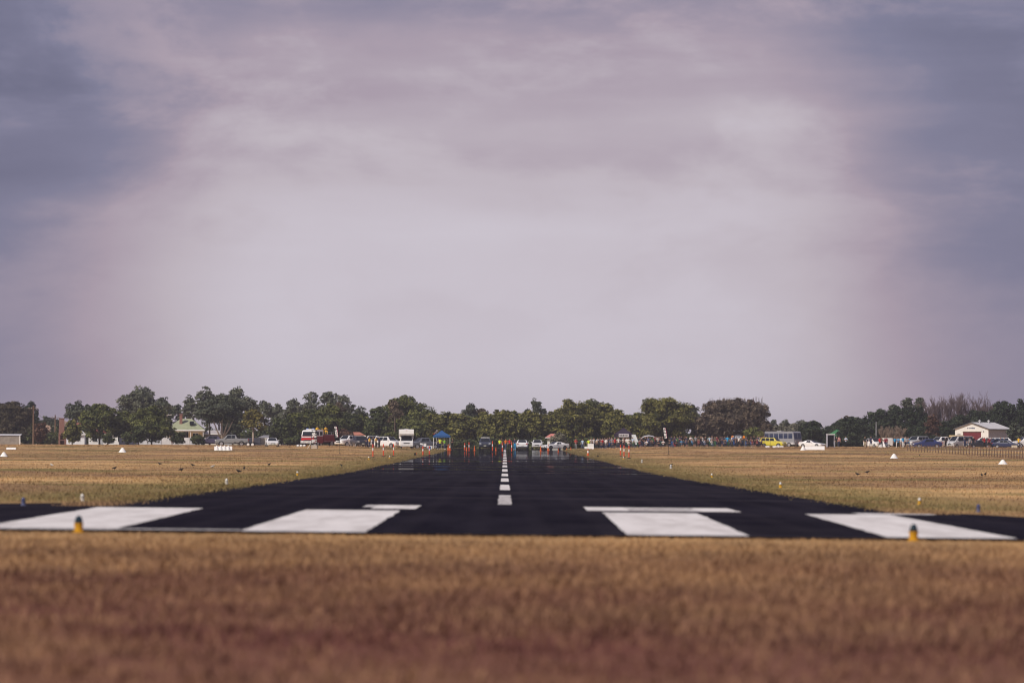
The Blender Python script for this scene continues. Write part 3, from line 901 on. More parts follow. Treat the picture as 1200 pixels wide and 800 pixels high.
# ================================================================== vehicles
ST = {  # x, z bottom, z belt, z roof, half width belt, half width roof   (front first)
 'sedan': [(2.32, .38, .60, .62, .66, .56), (2.12, .24, .74, .76, .84, .74), (1.02, .22, .90, .93, .89, .80), (.22, .22, .94, 1.40, .90, .64),
           (-.95, .22, .96, 1.42, .90, .64), (-1.62, .24, .98, 1.02, .89, .76), (-2.20, .28, .96, .98, .83, .74), (-2.34, .42, .80, .82, .76, .66)],
 'coupe': [(2.15, .34, .52, .54, .66, .56), (1.95, .22, .66, .68, .83, .72), (.80, .20, .80, .83, .87, .78), (-.05, .20, .84, 1.22, .87, .60),
           (-.65, .20, .86, 1.23, .87, .58), (-1.55, .22, .92, .96, .86, .72), (-2.05, .28, .92, .94, .80, .70), (-2.15, .40, .74, .76, .74, .64)],
 'hatch': [(2.00, .36, .62, .64, .66, .56), (1.82, .24, .78, .80, .82, .74), (.92, .22, .94, .97, .86, .78), (.22, .22, .98, 1.46, .87, .64),
           (-1.20, .22, 1.0, 1.47, .87, .63), (-1.85, .26, 1.0, 1.05, .84, .72), (-1.98, .40, .80, .82, .78, .66)],
 'suv':   [(2.35, .50, .80, .82, .74, .64), (2.20, .34, 1.0, 1.03, .92, .84), (1.10, .32, 1.16, 1.20, .95, .88), (.45, .32, 1.18, 1.80, .96, .74),
           (-2.0, .34, 1.2, 1.82, .95, .74), (-2.30, .36, 1.15, 1.35, .93, .80), (-2.38, .50, .9, .95, .86, .76)],
 'wagon': [(2.45, .42, .70, .72, .72, .62), (2.28, .28, .88, .91, .90, .80), (1.15, .26, 1.04, 1.08, .93, .84), (.35, .26, 1.08, 1.62, .94, .70),
           (-1.9, .28, 1.1, 1.62, .93, .68), (-2.35, .30, 1.08, 1.18, .91, .76), (-2.45, .46, .85, .88, .84, .74)],
 'ute':   [(2.60, .52, .80, .82, .76, .66), (2.42, .36, 1.0, 1.03, .92, .84), (1.35, .34, 1.14, 1.18, .94, .88), (.65, .34, 1.16, 1.76, .95, .72),
           (-.55, .34, 1.18, 1.77, .95, .72), (-.90, .36, 1.14, 1.18, .94, .90), (-2.55, .40, 1.12, 1.15, .93, .89), (-2.64, .54, .9, .92, .88, .80)],
 'van':   [(2.45, .46, .72, .74, .74, .64), (2.34, .30, .96, .99, .92, .82), (1.90, .28, 1.12, 1.16, .94, .86), (1.05, .28, 1.16, 2.0, .95, .76),
           (-2.25, .28, 1.18, 2.02, .95, .78), (-2.44, .30, 1.10, 1.95, .94, .77), (-2.48, .46, .95, 1.9, .92, .75)],
}
WHEEL = {'sedan': (1.42, -1.38, .32), 'coupe': (1.32, -1.25, .31), 'hatch': (1.25, -1.22, .30), 'suv': (1.45, -1.40, .39), 'wagon': (1.50, -1.42, .35), 'ute': (1.60, -1.55, .38), 'van': (1.62, -1.45, .34)}
def half_ring(s):
    x, zb, zs, zr, wb, wr = s
    e = max(zr - .05, zs + .006)
    return [(x, wb * .88, zb), (x, wb * .99, zb + .14), (x, wb, (zb + zs) / 2 + .05), (x, wb * .985, zs - .05), (x, wb * .955, zs), (x, wr, e), (x, wr * .82, zr)]
def inset(q, f, off):
    c = sum(q, Vector()) / len(q)
    n = (q[1] - q[0]).cross(q[2] - q[0]).normalized()
    return [p.lerp(c, f) + n * off for p in q]
def slab(q, th=.012):
    """thin glazed pane with real thickness"""
    n = (q[1] - q[0]).cross(q[2] - q[0]).normalized()
    k = len(q)
    return [p for p in q] + [p - n * th for p in q], [tuple(range(k)), tuple(range(2 * k - 1, k - 1, -1))] + [(i, i + k, (i + 1) % k + k, (i + 1) % k) for i in range(k)]
def wheel(root, x, y, r, rim, w=.22):
    b = MB(); b.lathe([(r * .72, -w / 2), (r * .96, -w / 2), (r, -w / 3), (r, w / 3), (r * .96, w / 2), (r * .72, w / 2)], 14, (0, 0, 0), 0, 'y')
    o = b.build('wheel', TYRE, root, False, (x, y, r))
    c = MB(); c.lathe([(r * .66, -w / 2 - .012), (r * .66, w / 2 + .012)], 12, (0, 0, 0), 0, 'y')
    c.build('rim', rim, o)
    return o
HEADL = mat((.72, .74, .76), .15, .05, 3, 0, .6)
TAILL = mat((.45, .02, .02), .25, .1)
RIM = mat((.52, .53, .55), .35, .1, 5, .7)
RIMW = mat((.78, .78, .78), .5)
PLATE = mat((.70, .70, .62), .5)
def car(kind, px, d, rz, rgb, label, cat='car', name=None, dz=0, roof=None, rim=RIM, group=None, sc=1.0):
    p = G(px, d, dz)
    root = thing(name or {'ute': 'pickup_ute', 'suv': 'parked_wagon', 'van': 'parked_van'}.get(kind, 'parked_car'), label, cat, p, rz, group, sc)
    st = ST[kind]
    rings = []
    for s in st:
        h = half_ring(s)
        rings.append([Vector((a, -y, z)) for a, y, z in h] + [Vector((a, y, z)) for a, y, z in reversed(h)])
    b = MB(); n = len(rings[0])
    vs_ = [p_ for r in rings for p_ in r]
    fs = []
    for i in range(len(rings) - 1):
        for k in range(n):
            fs.append((i * n + k, (i + 1) * n + k, (i + 1) * n + (k + 1) % n, i * n + (k + 1) % n))
    fs.append(tuple(range(n))); fs.append(tuple(range(len(rings) * n - 1, (len(rings) - 1) * n - 1, -1)))
    b.add(vs_, fs)
    if kind == 'ute':       # open tray: dark liner set into the top
        b2 = MB(); b2.box((-1.75, 0, 1.16), (1.45, 1.5, .03))
    b.build('body', paint(rgb), root)
    if kind == 'ute':
        b2.build('tray_liner', BLACK, root)
    G_ = glass_mat()
    cab = [s[3] - s[2] > .3 for s in st]
    for i in range(len(st) - 1):
        r0, r1 = rings[i], rings[i + 1]
        if not cab[i] and cab[i + 1]:
            q = [Vector((st[i][0], -st[i][5] * .93, st[i][3])), Vector((st[i][0], st[i][5] * .93, st[i][3])), Vector((st[i + 1][0], st[i + 1][5] * .86, st[i + 1][3])), Vector((st[i + 1][0], -st[i + 1][5] * .86, st[i + 1][3]))]
            if (q[1] - q[0]).cross(q[2] - q[0]).x < 0: q = q[::-1]
            q = inset(q, .09, .016)
            w = MB(); w.add(*slab(q)); w.build('windscreen', G_, root)
            for sd in (0, 1):       # front quarter, same run as the door glass
                pass
        elif cab[i] and not cab[i + 1]:
            q = [Vector((st[i][0], -st[i][5] * .86, st[i][3])), Vector((st[i][0], st[i][5] * .86, st[i][3])), Vector((st[i + 1][0], st[i + 1][5] * .93, st[i + 1][3])), Vector((st[i + 1][0], -st[i + 1][5] * .93, st[i + 1][3]))]
            if (q[1] - q[0]).cross(q[2] - q[0]).x > 0: q = q[::-1]
            q = inset(q, .10, .016)
            w = MB(); w.add(*slab(q)); w.build('rear_window', G_, root)
        elif cab[i] and cab[i + 1] and abs(st[i][0] - st[i + 1][0]) > .5:
            wf = rings[i - 1] if i and not cab[i - 1] else r0
            ln = abs(st[i][0] - st[i + 1][0])
            nw = 3 if ln > 2 else 2
            for sd in (0, 1):
                a0, a1 = (4, 5) if sd == 0 else (n - 5, n - 6)
                for k in range(nw):
                    f0, f1 = k / nw, (k + 1) / nw
                    base0 = (wf[a0].lerp(r0[a0], .55) if k == 0 else r0[a0].lerp(r1[a0], f0))
                    q = [base0, r0[a0].lerp(r1[a0], f1), r0[a1].lerp(r1[a1], f1), r0[a1].lerp(r1[a1], f0)]
                    q = inset(q, .10, 0)
                    nn = (q[1] - q[0]).cross(q[2] - q[0])
                    if (nn.y > 0) == (sd == 0): q = q[::-1]
                    q = inset(q, 0, .012)
                    w = MB(); w.add(*slab(q)); w.build('side_window', G_, root)
    if kind == 'van':
        i = len(st) - 2
        w = MB(); w.box((-2.492, 0, 1.55), (.02, 1.2, .5)); w.build('rear_window', G_, root)
    fx, rx, wr_ = WHEEL[kind]
    wb = st[2][4]
    for x in (fx, rx):
        for sd in (-1, 1):
            wheel(root, x, sd * (wb - .075), wr_, rim)
            a = MB()
            pts = [(wr_ * 1.14 * math.cos(t), 0, wr_ * 1.14 * math.sin(t)) for t in [math.pi * k / 8 for k in range(9)]]
            a.add([(x + q[0], sd * (wb + .004), wr_ + q[2]) for q in pts], [tuple(range(9)) if sd < 0 else tuple(range(8, -1, -1))])
            a.build('wheel_arch', BLACK, root)
    f = st[1]; r = st[-2]; rr_ = st[-1]
    for sd in (-1, 1):
        q = MB(); q.box(((st[0][0] + f[0]) / 2, sd * (f[4] - .20), f[2] - .10), (.22, .30, .13)); q.build('headlight', HEADL, root)
        q = MB(); q.box((rr_[0] + .05, sd * (r[4] - .16), r[2] - .12), (.14, .22, .16)); q.build('tail_light', TAILL, root)
        q = MB(); q.box((st[3][0] + .35, sd * (st[2][4] + .08), st[2][2] + .10), (.12, .18, .12)); q.build('side_mirror', paint(rgb), root)
    q = MB(); q.box((st[0][0] + .0, 0, st[0][2] - .06), (.05, st[0][4] * 1.1, .14)); q.build('grille', BLACK, root)
    q = MB(); q.box((st[0][0] + .01, 0, st[0][1] + .05), (.06, .40, .11)); q.build('number_plate', PLATE, root)
    q = MB(); q.box((rr_[0] - .01, 0, rr_[1] + .14), (.05, .40, .12)); q.build('number_plate', PLATE, root)
    if roof == 'rack':
        q = MB()
        for sd in (-.6, .6): q.box((-.7, sd, st[4][3] + .05), (1.9, .05, .05))
        for x in (.0, -.7, -1.4): q.box((x, 0, st[4][3] + .09), (.06, 1.3, .04))
        q.build('roof_rack', BLACK, root)
    return root

# ================================================================== people
PEOPLE_MESH = {}
def person_mesh(pose):
    if pose in PEOPLE_MESH:
        return PEOPLE_MESH[pose]
    # joints: pelvis chest neck head ... ; y- is forward
    J = {'pelvis': (0, 0, .93, .135, .10), 'waist': (0, 0, 1.10, .135, .095), 'chest': (0, .01, 1.32, .165, .105), 'neck': (0, .01, 1.47, .055, .055),
         'head': (0, -.015, 1.585, .078, .092), 'crown': (0, -.005, 1.69, .066, .075)}
    def side(s, arm, leg):
        J.update({f'sh{s}': (s * .185, .01, 1.40, .06, .06), f'hip{s}': (s * .095, 0, .88, .095, .095)})
        for k, v in arm.items(): J[k + str(s)] = v
        for k, v in leg.items(): J[k + str(s)] = v
    arms = {'down': lambda s: {'el': (s * .25, .03, 1.13, .045, .045), 'wr': (s * .25, -.04, .90, .032, .032), 'hd': (s * .245, -.07, .80, .038, .022)},
            'fold': lambda s: {'el': (s * .27, -.02, 1.14, .045, .045), 'wr': (s * .04, -.21, 1.20, .034, .034), 'hd': (-s * .05, -.22, 1.22, .036, .026)},
            'hold': lambda s: {'el': (s * .26, -.05, 1.17, .045, .045), 'wr': (s * .10, -.24, 1.34, .034, .034), 'hd': (s * .06, -.27, 1.42, .036, .030)},
            'hip':  lambda s: {'el': (s * .36, .06, 1.17, .045, .045), 'wr': (s * .20, -.03, 1.00, .034, .034), 'hd': (s * .17, -.06, .96, .036, .028)}}
    legs = {'st': lambda s: {'kn': (s * .11, -.02, .50, .062, .065), 'an': (s * .125, .02, .09, .042, .045), 'to': (s * .14, -.13, .035, .042, .032)},
            'wide': lambda s: {'kn': (s * .16, -.02, .50, .062, .065), 'an': (s * .21, .02, .09, .042, .045), 'to': (s * .24, -.12, .035, .042, .032)},
            'walk': lambda s: {'kn': (s * .10, -.10 if s < 0 else .02, .50, .062, .065), 'an': (s * .11, -.20 if s < 0 else .26, .09 if s < 0 else .13, .042, .045), 'to': (s * .12, -.34 if s < 0 else .14, .04 if s < 0 else .05, .042, .032)},
            'sit': lambda s: {'kn': (s * .13, -.43, .90, .066, .066), 'an': (s * .13, -.46, .50, .042, .045), 'to': (s * .14, -.60, .445, .042, .032)}}
    A, Lg = {'stand': ('down', 'st'), 'fold': ('fold', 'st'), 'film': ('hold', 'wide'), 'hips': ('hip', 'wide'), 'walk': ('down', 'walk'), 'sit': ('fold', 'sit'), 'sit2': ('hold', 'sit')}[pose]
    for s in (-1, 1):
        side(s, arms[A](s), legs[Lg](s))
    E = [('pelvis', 'waist', 'shirt'), ('waist', 'chest', 'shirt'), ('chest', 'neck', 'shirt'), ('neck', 'head', 'skin'), ('head', 'crown', 'hair')]
    for s in ('-1', '1'):
        E += [('chest', 'sh' + s, 'shirt'), ('sh' + s, 'el' + s, 'sleeve'), ('el' + s, 'wr' + s, 'skin'), ('wr' + s, 'hd' + s, 'skin'),
              ('pelvis', 'hip' + s, 'thigh'), ('hip' + s, 'kn' + s, 'thigh'), ('kn' + s, 'an' + s, 'calf'), ('an' + s, 'to' + s, 'shoe')]
    names = list(J); idx = {k: i for i, k in enumerate(names)}
    me = bpy.data.meshes.new('skeleton')
    me.from_pydata([J[k][:3] for k in names], [(idx[a], idx[b_]) for a, b_, _ in E], [])
    ob = bpy.data.objects.new('skeleton', me); COL.objects.link(ob)
    ob.modifiers.new('Skin', 'SKIN')
    for i, k in enumerate(names):
        me.skin_vertices[0].data[i].radius = J[k][3:5]
    me.skin_vertices[0].data[0].use_root = True
    sub = ob.modifiers.new('Sub', 'SUBSURF'); sub.levels = 1
    bpy.context.view_layer.update()
    dg = bpy.context.evaluated_depsgraph_get()
    out = bpy.data.meshes.new_from_object(ob.evaluated_get(dg))
    bpy.data.objects.remove(ob); bpy.data.meshes.remove(me)
    slots = ['skin', 'shirt', 'sleeve', 'thigh', 'calf', 'shoe', 'hair']
    out.materials.clear()
    for _ in slots: out.materials.append(SKIN)
    seg = [(Vector(J[a][:3]), Vector(J[b_][:3]), l) for a, b_, l in E]
    for pl in out.polygons:
        c = pl.center; best = None
        for a, b_, l in seg:
            ab = b_ - a; t = max(0, min(1, (c - a).dot(ab) / ab.length_squared))
            dd = (c - (a + ab * t)).length
            if best is None or dd < best[0]: best = (dd, l)
        l = best[1]
        if l == 'hair' and c.y < -.035 and c.z < 1.68: l = 'skin'
        pl.material_index = slots.index(l)
        pl.use_smooth = True
    PEOPLE_MESH[pose] = out
    return out
CLO = {'black': (.014, .014, .016), 'white': (.76, .75, .74), 'grey': (.24, .24, .26), 'red': (.55, .02, .025), 'navy': (.022, .03, .075), 'blue': (.035, .15, .42),
       'bright blue': (.02, .32, .66), 'pink': (.68, .36, .34), 'cream': (.68, .55, .42), 'orange': (.75, .19, .03), 'hi vis yellow': (.66, .80, .05), 'lime': (.34, .70, .06),
       'green': (.04, .15, .06), 'maroon': (.20, .015, .03), 'yellow': (.80, .48, .03), 'khaki': (.30, .24, .14), 'denim': (.07, .10, .19), 'light blue': (.45, .58, .74), 'charcoal': (.05, .05, .055)}
HATC = {'white': (.76, .75, .74), 'black': (.014, .014, .016)}
_pl = {}
def person(px, d, pose, rz, shirt, pants='black', shorts=False, where='', hat=None, dz=0.0, sc=None, extra='', loc=None):
    me = person_mesh(pose)
    o = bpy.data.objects.new('person', me); COL.objects.link(o)
    sit_ = pose.startswith('sit')
    o.location = loc if loc is not None else G(px, d, dz - (.445 if sit_ else 0) + .005)
    o.rotation_euler = (0, 0, rz)
    s = sc or random.uniform(.96, 1.06)
    o.scale = (s, s, s) if not sit_ else (1, 1, 1)
    shirt_m = cloth(CLO[shirt]); pm = cloth(CLO[pants])
    hm = cloth(HATC[hat]) if hat else random.choice([HAIRM, HAIRM, mat((.10, .06, .03), .7), mat((.24, .16, .08), .7)])
    vals = [SKIN, shirt_m, shirt_m, pm, SKIN if shorts else pm, random.choice([BLACK, WHITE, DARKG]), hm]
    for i, m in enumerate(vals):
        o.material_slots[i].link = 'OBJECT'; o.material_slots[i].material = m
    verb = {'stand': 'standing', 'fold': 'standing with folded arms', 'film': 'holding up a camera', 'hips': 'with hands on hips', 'walk': 'walking', 'sit': 'seated', 'sit2': 'seated with raised hands'}[pose]
    lab = f"person in {shirt} top and {pants} {'shorts' if shorts else 'trousers'}" + (f", {hat} hat" if hat else '') + f" {verb}" + (f" {extra}" if extra else '') + (f" {where}" if where else '')
    tag(o, ' '.join(lab.split()[:16]), 'person', 'people gathered at the runway end')
    return o
def camp_chair(px, d, rz, rgb, label, group='folding camp chairs in the spectator line'):
    t = thing('camp_chair', label, 'chair', G(px, d), rz, group)
    b = MB(); b.box((0, -.02, .43), (.54, .48, .03)); b.build('seat', cloth(rgb), t)
    b = MB(); b.add([(-.28, .22, .44), (.28, .22, .44), (.30, .36, .95), (-.30, .36, .95), (-.28, .25, .44), (.28, .25, .44), (.30, .39, .95), (-.30, .39, .95)],
                    [(0, 1, 2, 3), (7, 6, 5, 4), (0, 4, 5, 1), (1, 5, 6, 2), (2, 6, 7, 3), (3, 7, 4, 0)]); b.build('backrest', cloth(rgb), t)
    for x in (-.27, .27):
        for y in (-.25, .25):
            b = MB(); b.tube([(x, y, 0), (x * .95, -y * .6, .62 if y > 0 else .44)], .014, 5); b.build('leg', BLACK, t)
        b = MB(); b.box((x, -.02, .63), (.06, .46, .025)); b.build('armrest', BLACK, t)
    return t

# ================================================================== event furniture
def marquee(px, d, w, dep, h_eave, h_top, rgb, label, rz=0.0, valance=.30, banner=None, leg=STEEL, name='marquee'):
    t = thing(name, label, 'marquee', G(px, d), rz)
    z0, z1 = h_eave, h_top
    hx, hy = w / 2, dep / 2
    b = MB()
    q = .16
    zc = z1
    ring1 = [(-hx, -hy, z0), (hx, -hy, z0), (hx, hy, z0), (-hx, hy, z0)]
    ring2 = [(x * .45, y * .45, z0 + (zc - z0) * .50) for x, y, _ in ring1]
    ring3 = [(x * q * .3, y * q * .3, zc) for x, y, _ in ring1]
    rl = [(x, y, z0 - valance) for x, y, _ in ring1]
    fs = []
    for a in range(3):
        for k in range(4):
            fs.append((a * 4 + k, a * 4 + (k + 1) % 4, (a + 1) * 4 + (k + 1) % 4, (a + 1) * 4 + k))
    fs.append((12, 13, 14, 15))
    b.add(rl + ring1 + ring2 + ring3, fs)
    o = b.build('canopy', cloth(rgb), t)
    so = o.modifiers.new('cloth_thickness', 'SOLIDIFY'); so.thickness = .02
    for x in (-hx + .05, hx - .05):
        for y in (-hy + .05, hy - .05):
            b = MB(); b.box((x, y, z0 / 2), (.05, .05, z0)); b.build('leg', leg, t)
    if banner:
        b = MB(); b.box((0, -hy - .025, z0 - valance / 2 + .03), (w * .52, .02, valance * .95)); bo = b.build('banner', cloth(banner), t)
        b = MB()
        x = -w * .21
        while x < w * .2:
            k = random.uniform(.08, .16)
            b.box((x, -hy - .040, z0 - valance / 2 + .03), (k, .01, valance * random.uniform(.35, .55))); x += k + .05
        b.build('lettering', BLACK, bo)
    return t
def bollard(px, d, h, label, group, bands=True, r=.055):
    t = thing('bollard', label, 'bollard', G(px, d), 0, group)
    b = MB(); b.lathe([(.19, 0), (.19, .05), (.10, .08)], 10); b.build('base', BLACK, t)
    zs = [(.08, .50, 0), (.50, .72, 1), (.72, 1.0, 0)] if bands else [(.08, 1.0, 0)]
    for a, c, k in zs:
        b = MB(); b.lathe([(r, a * h), (r, c * h)] if c < 1 else [(r, a * h), (r, h * .96), (r * .6, h)], 9)
        b.build('reflective_band' if k else 'post', WHITE if k else ORANGE_RED, t)
    return t
ORANGE_RED = mat((.72, .075, .025), .5, .08)
def cone(px, d, h, label, group, white=True):
    t = thing('traffic_cone', label, 'cone', G(px, d), 0, group)
    b = MB(); b.box((0, 0, .02), (h * .55, h * .55, .04)); b.build('base', ORANGE, t)
    b = MB(); b.lathe([(h * .16, .04), (h * .11, h * .42)], 10); b.build('cone_body', ORANGE, t)
    b = MB(); b.lathe([(h * .11, h * .42), (h * .075, h * .70)], 10); b.build('reflective_band', WHITE if white else ORANGE, t)
    b = MB(); b.lathe([(h * .075, h * .70), (h * .03, h)], 10); b.build('cone_tip', ORANGE, t)
    return t
def feather_flag(px, d, label, s):
    t = thing('feather_flag', label, 'flag', G(px, d), 0)
    pole = [(0, 0), (-.02, 1.5), (-.06, 2.2), (-.16, 2.85), (-.33, 3.35), (-.62, 3.72), (-.78, 3.80)]
    b = MB(); b.tube([(x * s, 0, z * s) for x, z in pole], [.022, .02, .018, .015, .012, .01, .008], 6); b.build('pole', BLACK, t)
    b = MB(); b.lathe([(.16, 0), (.16, .03), (.03, .06)], 8); b.build('ground_spike', BLACK, t)
    outer = [(0, 1.42), (-.02, 1.7), (-.06, 2.2), (-.16, 2.85), (-.33, 3.35), (-.62, 3.72), (-.78, 3.80)]
    inner = [(-.56, 1.50), (-.61, 1.75), (-.68, 2.2), (-.75, 2.7), (-.80, 3.15), (-.84, 3.55), (-.86, 3.76)]
    b = MB(); v = []; 
    for k, (o_, i_) in enumerate(zip(outer, inner)):
        for f in (0, .33, .66, 1):
            x = o_[0] + (i_[0] - o_[0]) * f; z = o_[1] + (i_[1] - o_[1]) * f
            v.append((x * s, .05 * math.sin(z * 2.2 + f * 3) * f, z * s))
    fs = [(r_ * 4 + c_, (r_ + 1) * 4 + c_, (r_ + 1) * 4 + c_ + 1, r_ * 4 + c_ + 1) for r_ in range(6) for c_ in range(3)]
    b.add(v, fs)
    fl = b.build('flag', cloth((.012, .012, .014)), t, True)
    so = fl.modifiers.new('cloth_thickness', 'SOLIDIFY'); so.thickness = .012
    # white lettering with a pink edge running up the flag
    lt = MB(); pk = MB()
    def gl(mb_, u0, u1, z0, z1, off):
        def pt(u, z):
            zz = max(1.5, min(3.7, z))
            xo = np.interp(zz, [p_[1] for p_ in outer], [p_[0] for p_ in outer]); xi = np.interp(zz, [p_[1] for p_ in inner], [p_[0] for p_ in inner])
            return ((xo + (xi - xo) * u) * s, -.06 - off + .05 * math.sin(zz * 2.2 + u * 3) * u, z * s)
        q = [Vector(pt(u0, z0)), Vector(pt(u1, z0)), Vector(pt(u1, z1)), Vector(pt(u0, z1))]
        mb_.add(*slab(q, .008))
    for zl in (1.92, 2.24, 2.56, 2.88):
        gl(lt, .30, .74, zl, zl + .075, 0); gl(lt, .30, .74, zl + .17, zl + .235, 0)
        gl(lt, .30, .46, zl + .085, zl + .17, 0)
        if zl in (2.24, 2.88): gl(lt, .60, .74, zl + .085, zl + .17, 0)
        gl(pk, .23, .29, zl, zl + .25, 0)
    lt.build('lettering', WHITE, fl); pk.build('lettering_edge', mat((.62, .10, .22), .6), fl)
    return t
def pyramid(px, d, w, h, label, group, name='marker_cone', long=None):
    t = thing(name, label, 'marker', G(px, d), 0, group)
    b = MB()
    if long:
        b.prismx([(-.35, 0), (.35, 0), (.10, h), (-.10, h)], -long / 2, long / 2)
        b.build('gable_board', WHITE, t)
    else:
        b.lathe([(w / 2, 0), (w / 2 * .97, .03), (w * .17, h * .88), (w * .06, h)], 16)
        b.build('cone_shell', WHITE, t)
    b = MB(); b.box((0, 0, .012), ((long or w) * 1.04, .74 if long else w * 1.05, .02)); b.build('base_plate', mat((.55, .53, .50), .8), t)
    return t
def runway_light(px, d, rgb_base, rgb_dome, label, group, s=1.0):
    t = thing('runway_light', label, 'runway light', G(px, d), 0, group, s)
    b = MB(); b.lathe([(.11, 0), (.11, .02), (.075, .03), (.072, .13), (.082, .14), (.082, .165)], 14); b.build('base', mat(rgb_base, .5, .15), t, False)
    b = MB(); b.lathe([(.066, .165), (.068, .20), (.060, .245), (.040, .28), (.012, .295)], 14); b.build('lens_dome', mat(rgb_dome, .12, .1, 9, 0, .6), t, True)
    b = MB(); b.lathe([(.074, .160), (.074, .176)], 14); b.build('clamp_ring', DARKG, t)
    return t
def bird(px, d, rz, label, group, white=False):
    # standing bird: body, neck, head with bill, tail and two legs in one skin
    me_ = bpy.data.meshes.get('bird_white' if white else 'bird')
    if me_ is None:
        b = MB()
        b.tube([(-.30, 0, .17), (-.20, 0, .19), (-.10, 0, .20), (0, 0, .205), (.08, 0, .225), (.125, 0, .27), (.15, 0, .305), (.185, 0, .30), (.245, 0, .285)], [.012, .03, .065, .082, .070, .042, .040, .026, .004], 10)
        for y in (-.03, .03): b.tube([(-.01, y, .15), (.0, y, .0), (.05, y, .0)], [.012, .008, .006], 5, 1)
        b.add([(-.12, -.085, .20), (.05, -.088, .22), (.02, -.08, .16), (-.17, -.055, .15)], [(0, 1, 2, 3)], 2)
        b.add([(-.12, .085, .20), (.05, .088, .22), (.02, .08, .16), (-.17, .055, .15)], [(3, 2, 1, 0)], 2)
        o = b.build('bird', [mat((.55, .53, .5) if white else (.016, .016, .018), .7), DARKG, mat((.45, .45, .45), .7) if white else BLACK], None, True)
        o.data.name = 'bird_white' if white else 'bird'
    else:
        o = bpy.data.objects.new('bird', me_); COL.objects.link(o)
    o.location = G(px, d); o.rotation_euler = (0, 0, rz); o.scale = (.62, .62, .72)
    return tag(o, label, 'bird', group)

# ================================================================== buildings, fences and poles
def drow(px, row, lo=100, hi=1060):
    """distance at which the land shows at this row"""
    ds = np.arange(lo, hi, 2.0)
    x = (px - 592.0) * ds / FPX
    r = 528 - (gz(x, ds) - EYE) * FPX / ds + (px - 600) * .0026
    k = int(np.argmin(np.abs(r - row)))
    return float(ds[k])
def brick_mat(a, b_, scale):
    m, nt, b = new_mat('brickwork')
    t = nt.nodes.new('ShaderNodeTexCoord')
    mp = nt.nodes.new('ShaderNodeMapping'); mp.inputs['Rotation'].default_value = (math.pi / 2, 0, 0)
    br = nt.nodes.new('ShaderNodeTexBrick')
    nt.links.new(t.outputs['Object'], mp.inputs[0]); nt.links.new(mp.outputs[0], br.inputs['Vector'])
    br.inputs['Scale'].default_value = scale
    br.inputs['Color1'].default_value = (*a, 1); br.inputs['Color2'].default_value = (*b_, 1); br.inputs['Mortar'].default_value = (.32, .28, .25, 1)
    nt.links.new(br.outputs['Color'], b.inputs['Base Color'])
    b.inputs['Roughness'].default_value = .9
    return m
BRICK = brick_mat((.23, .075, .05), (.17, .06, .045), 4)
def corrug(name, x0, x1, z0, z1, y, material, parent, pitch=.16, amp=.02, th=.012):
    n = int((x1 - x0) / pitch * 2)
    b = MB(); v = []
    for i in range(n + 1):
        x = x0 + (x1 - x0) * i / n
        o = amp * (1 if i % 2 else -1)
        v += [(x, y + o, z0), (x, y + o, z1), (x, y + o + th, z0), (x, y + o + th, z1)]
    fs = []
    for i in range(n):
        a, c = i * 4, i * 4 + 4
        fs += [(a, c, c + 1, a + 1), (a + 2, a + 3, c + 3, c + 2), (a + 1, c + 1, c + 3, a + 3), (a, a + 2, c + 2, c)]
    b.add(v, fs)
    return b.build(name, material, parent)
def window(root, x, y, z, w, h, frame=WHITE, along='x'):
    b = MB()
    if along == 'x':
        b.box((x, y, z + h / 2), (w, .05, .06)); b.box((x, y, z - h / 2), (w, .05, .06)); b.box((x - w / 2, y, z), (.06, .05, h)); b.box((x + w / 2, y, z), (.06, .05, h)); b.box((x, y, z), (.04, .05, h))
    f = b.build('window', frame, root)
    b = MB(); b.box((x, y + .035, z), (w - .02, .02, h - .02)); b.build('pane', glass_mat(), f)
    return f
def hip_house(px, d, w, dep, wall_h, roof_h, ridge, wall_m, roof_m, label, name='house', wins=(), over=.35):
    t = thing(name, label, 'house', G(px, d, -.1))
    b = MB(); b.box((0, dep / 2, wall_h / 2), (w, dep, wall_h)); b.build('wall', wall_m, t)
    hx, r = w / 2 + over, ridge / 2
    y0, y1, ym = -over, dep + over, dep / 2
    b = MB(); b.add([(-hx, y0, wall_h), (hx, y0, wall_h), (hx, y1, wall_h), (-hx, y1, wall_h), (-r, ym, wall_h + roof_h), (r, ym, wall_h + roof_h)],
                    [(0, 1, 5, 4), (1, 2, 5), (2, 3, 4, 5), (3, 0, 4), (3, 2, 1, 0)])
    ro = b.build('roof', roof_m, t)
    b = MB(); b.box((0, y0 - .04, wall_h - .06), (2 * hx + .1, .08, .12)); b.build('gutter', WHITE, ro)
    for x, z, ww, hh in wins: window(t, x, -.03, z, ww, hh)
    return t, ro
# --- green roofed house
ROOFG = mat((.31, .34, .22), .7, .14, 1.5)
t, ro = hip_house(217, 1195, 6.2, 8, 2.75, 1.95, 2.0, mat((.66, .56, .36), .8), ROOFG, 'cream cottage with pale green hipped roof and brick chimney', 'cottage',
                  ((-1.6, 1.6, 1.0, 1.1), (.2, 1.6, .9, 1.9), (1.9, 1.6, 1.0, 1.1)))
b = MB(); b.box((-.80, 2.2, 4.35), (.50, .55, 2.2)); b.box((-.80, 2.2, 5.48), (.62, .67, .14)); b.build('chimney', BRICK, ro)
b = MB(); b.box((1.15, 1.5, 3.95), (.75, 1.2, .62)); dm = b.build('dormer', DARKG, ro)
b = MB(); b.box((1.15, .885, 3.95), (.6, .02, .45)); b.build('pane', glass_mat(), dm)
b = MB(); b.prism([(-3.6, 2.42), (3.6, 2.42), (3.6, 2.52), (-3.6, 2.52)], -2.0, -.36); b.build('verandah_roof', mat((.55, .52, .48), .6), t)
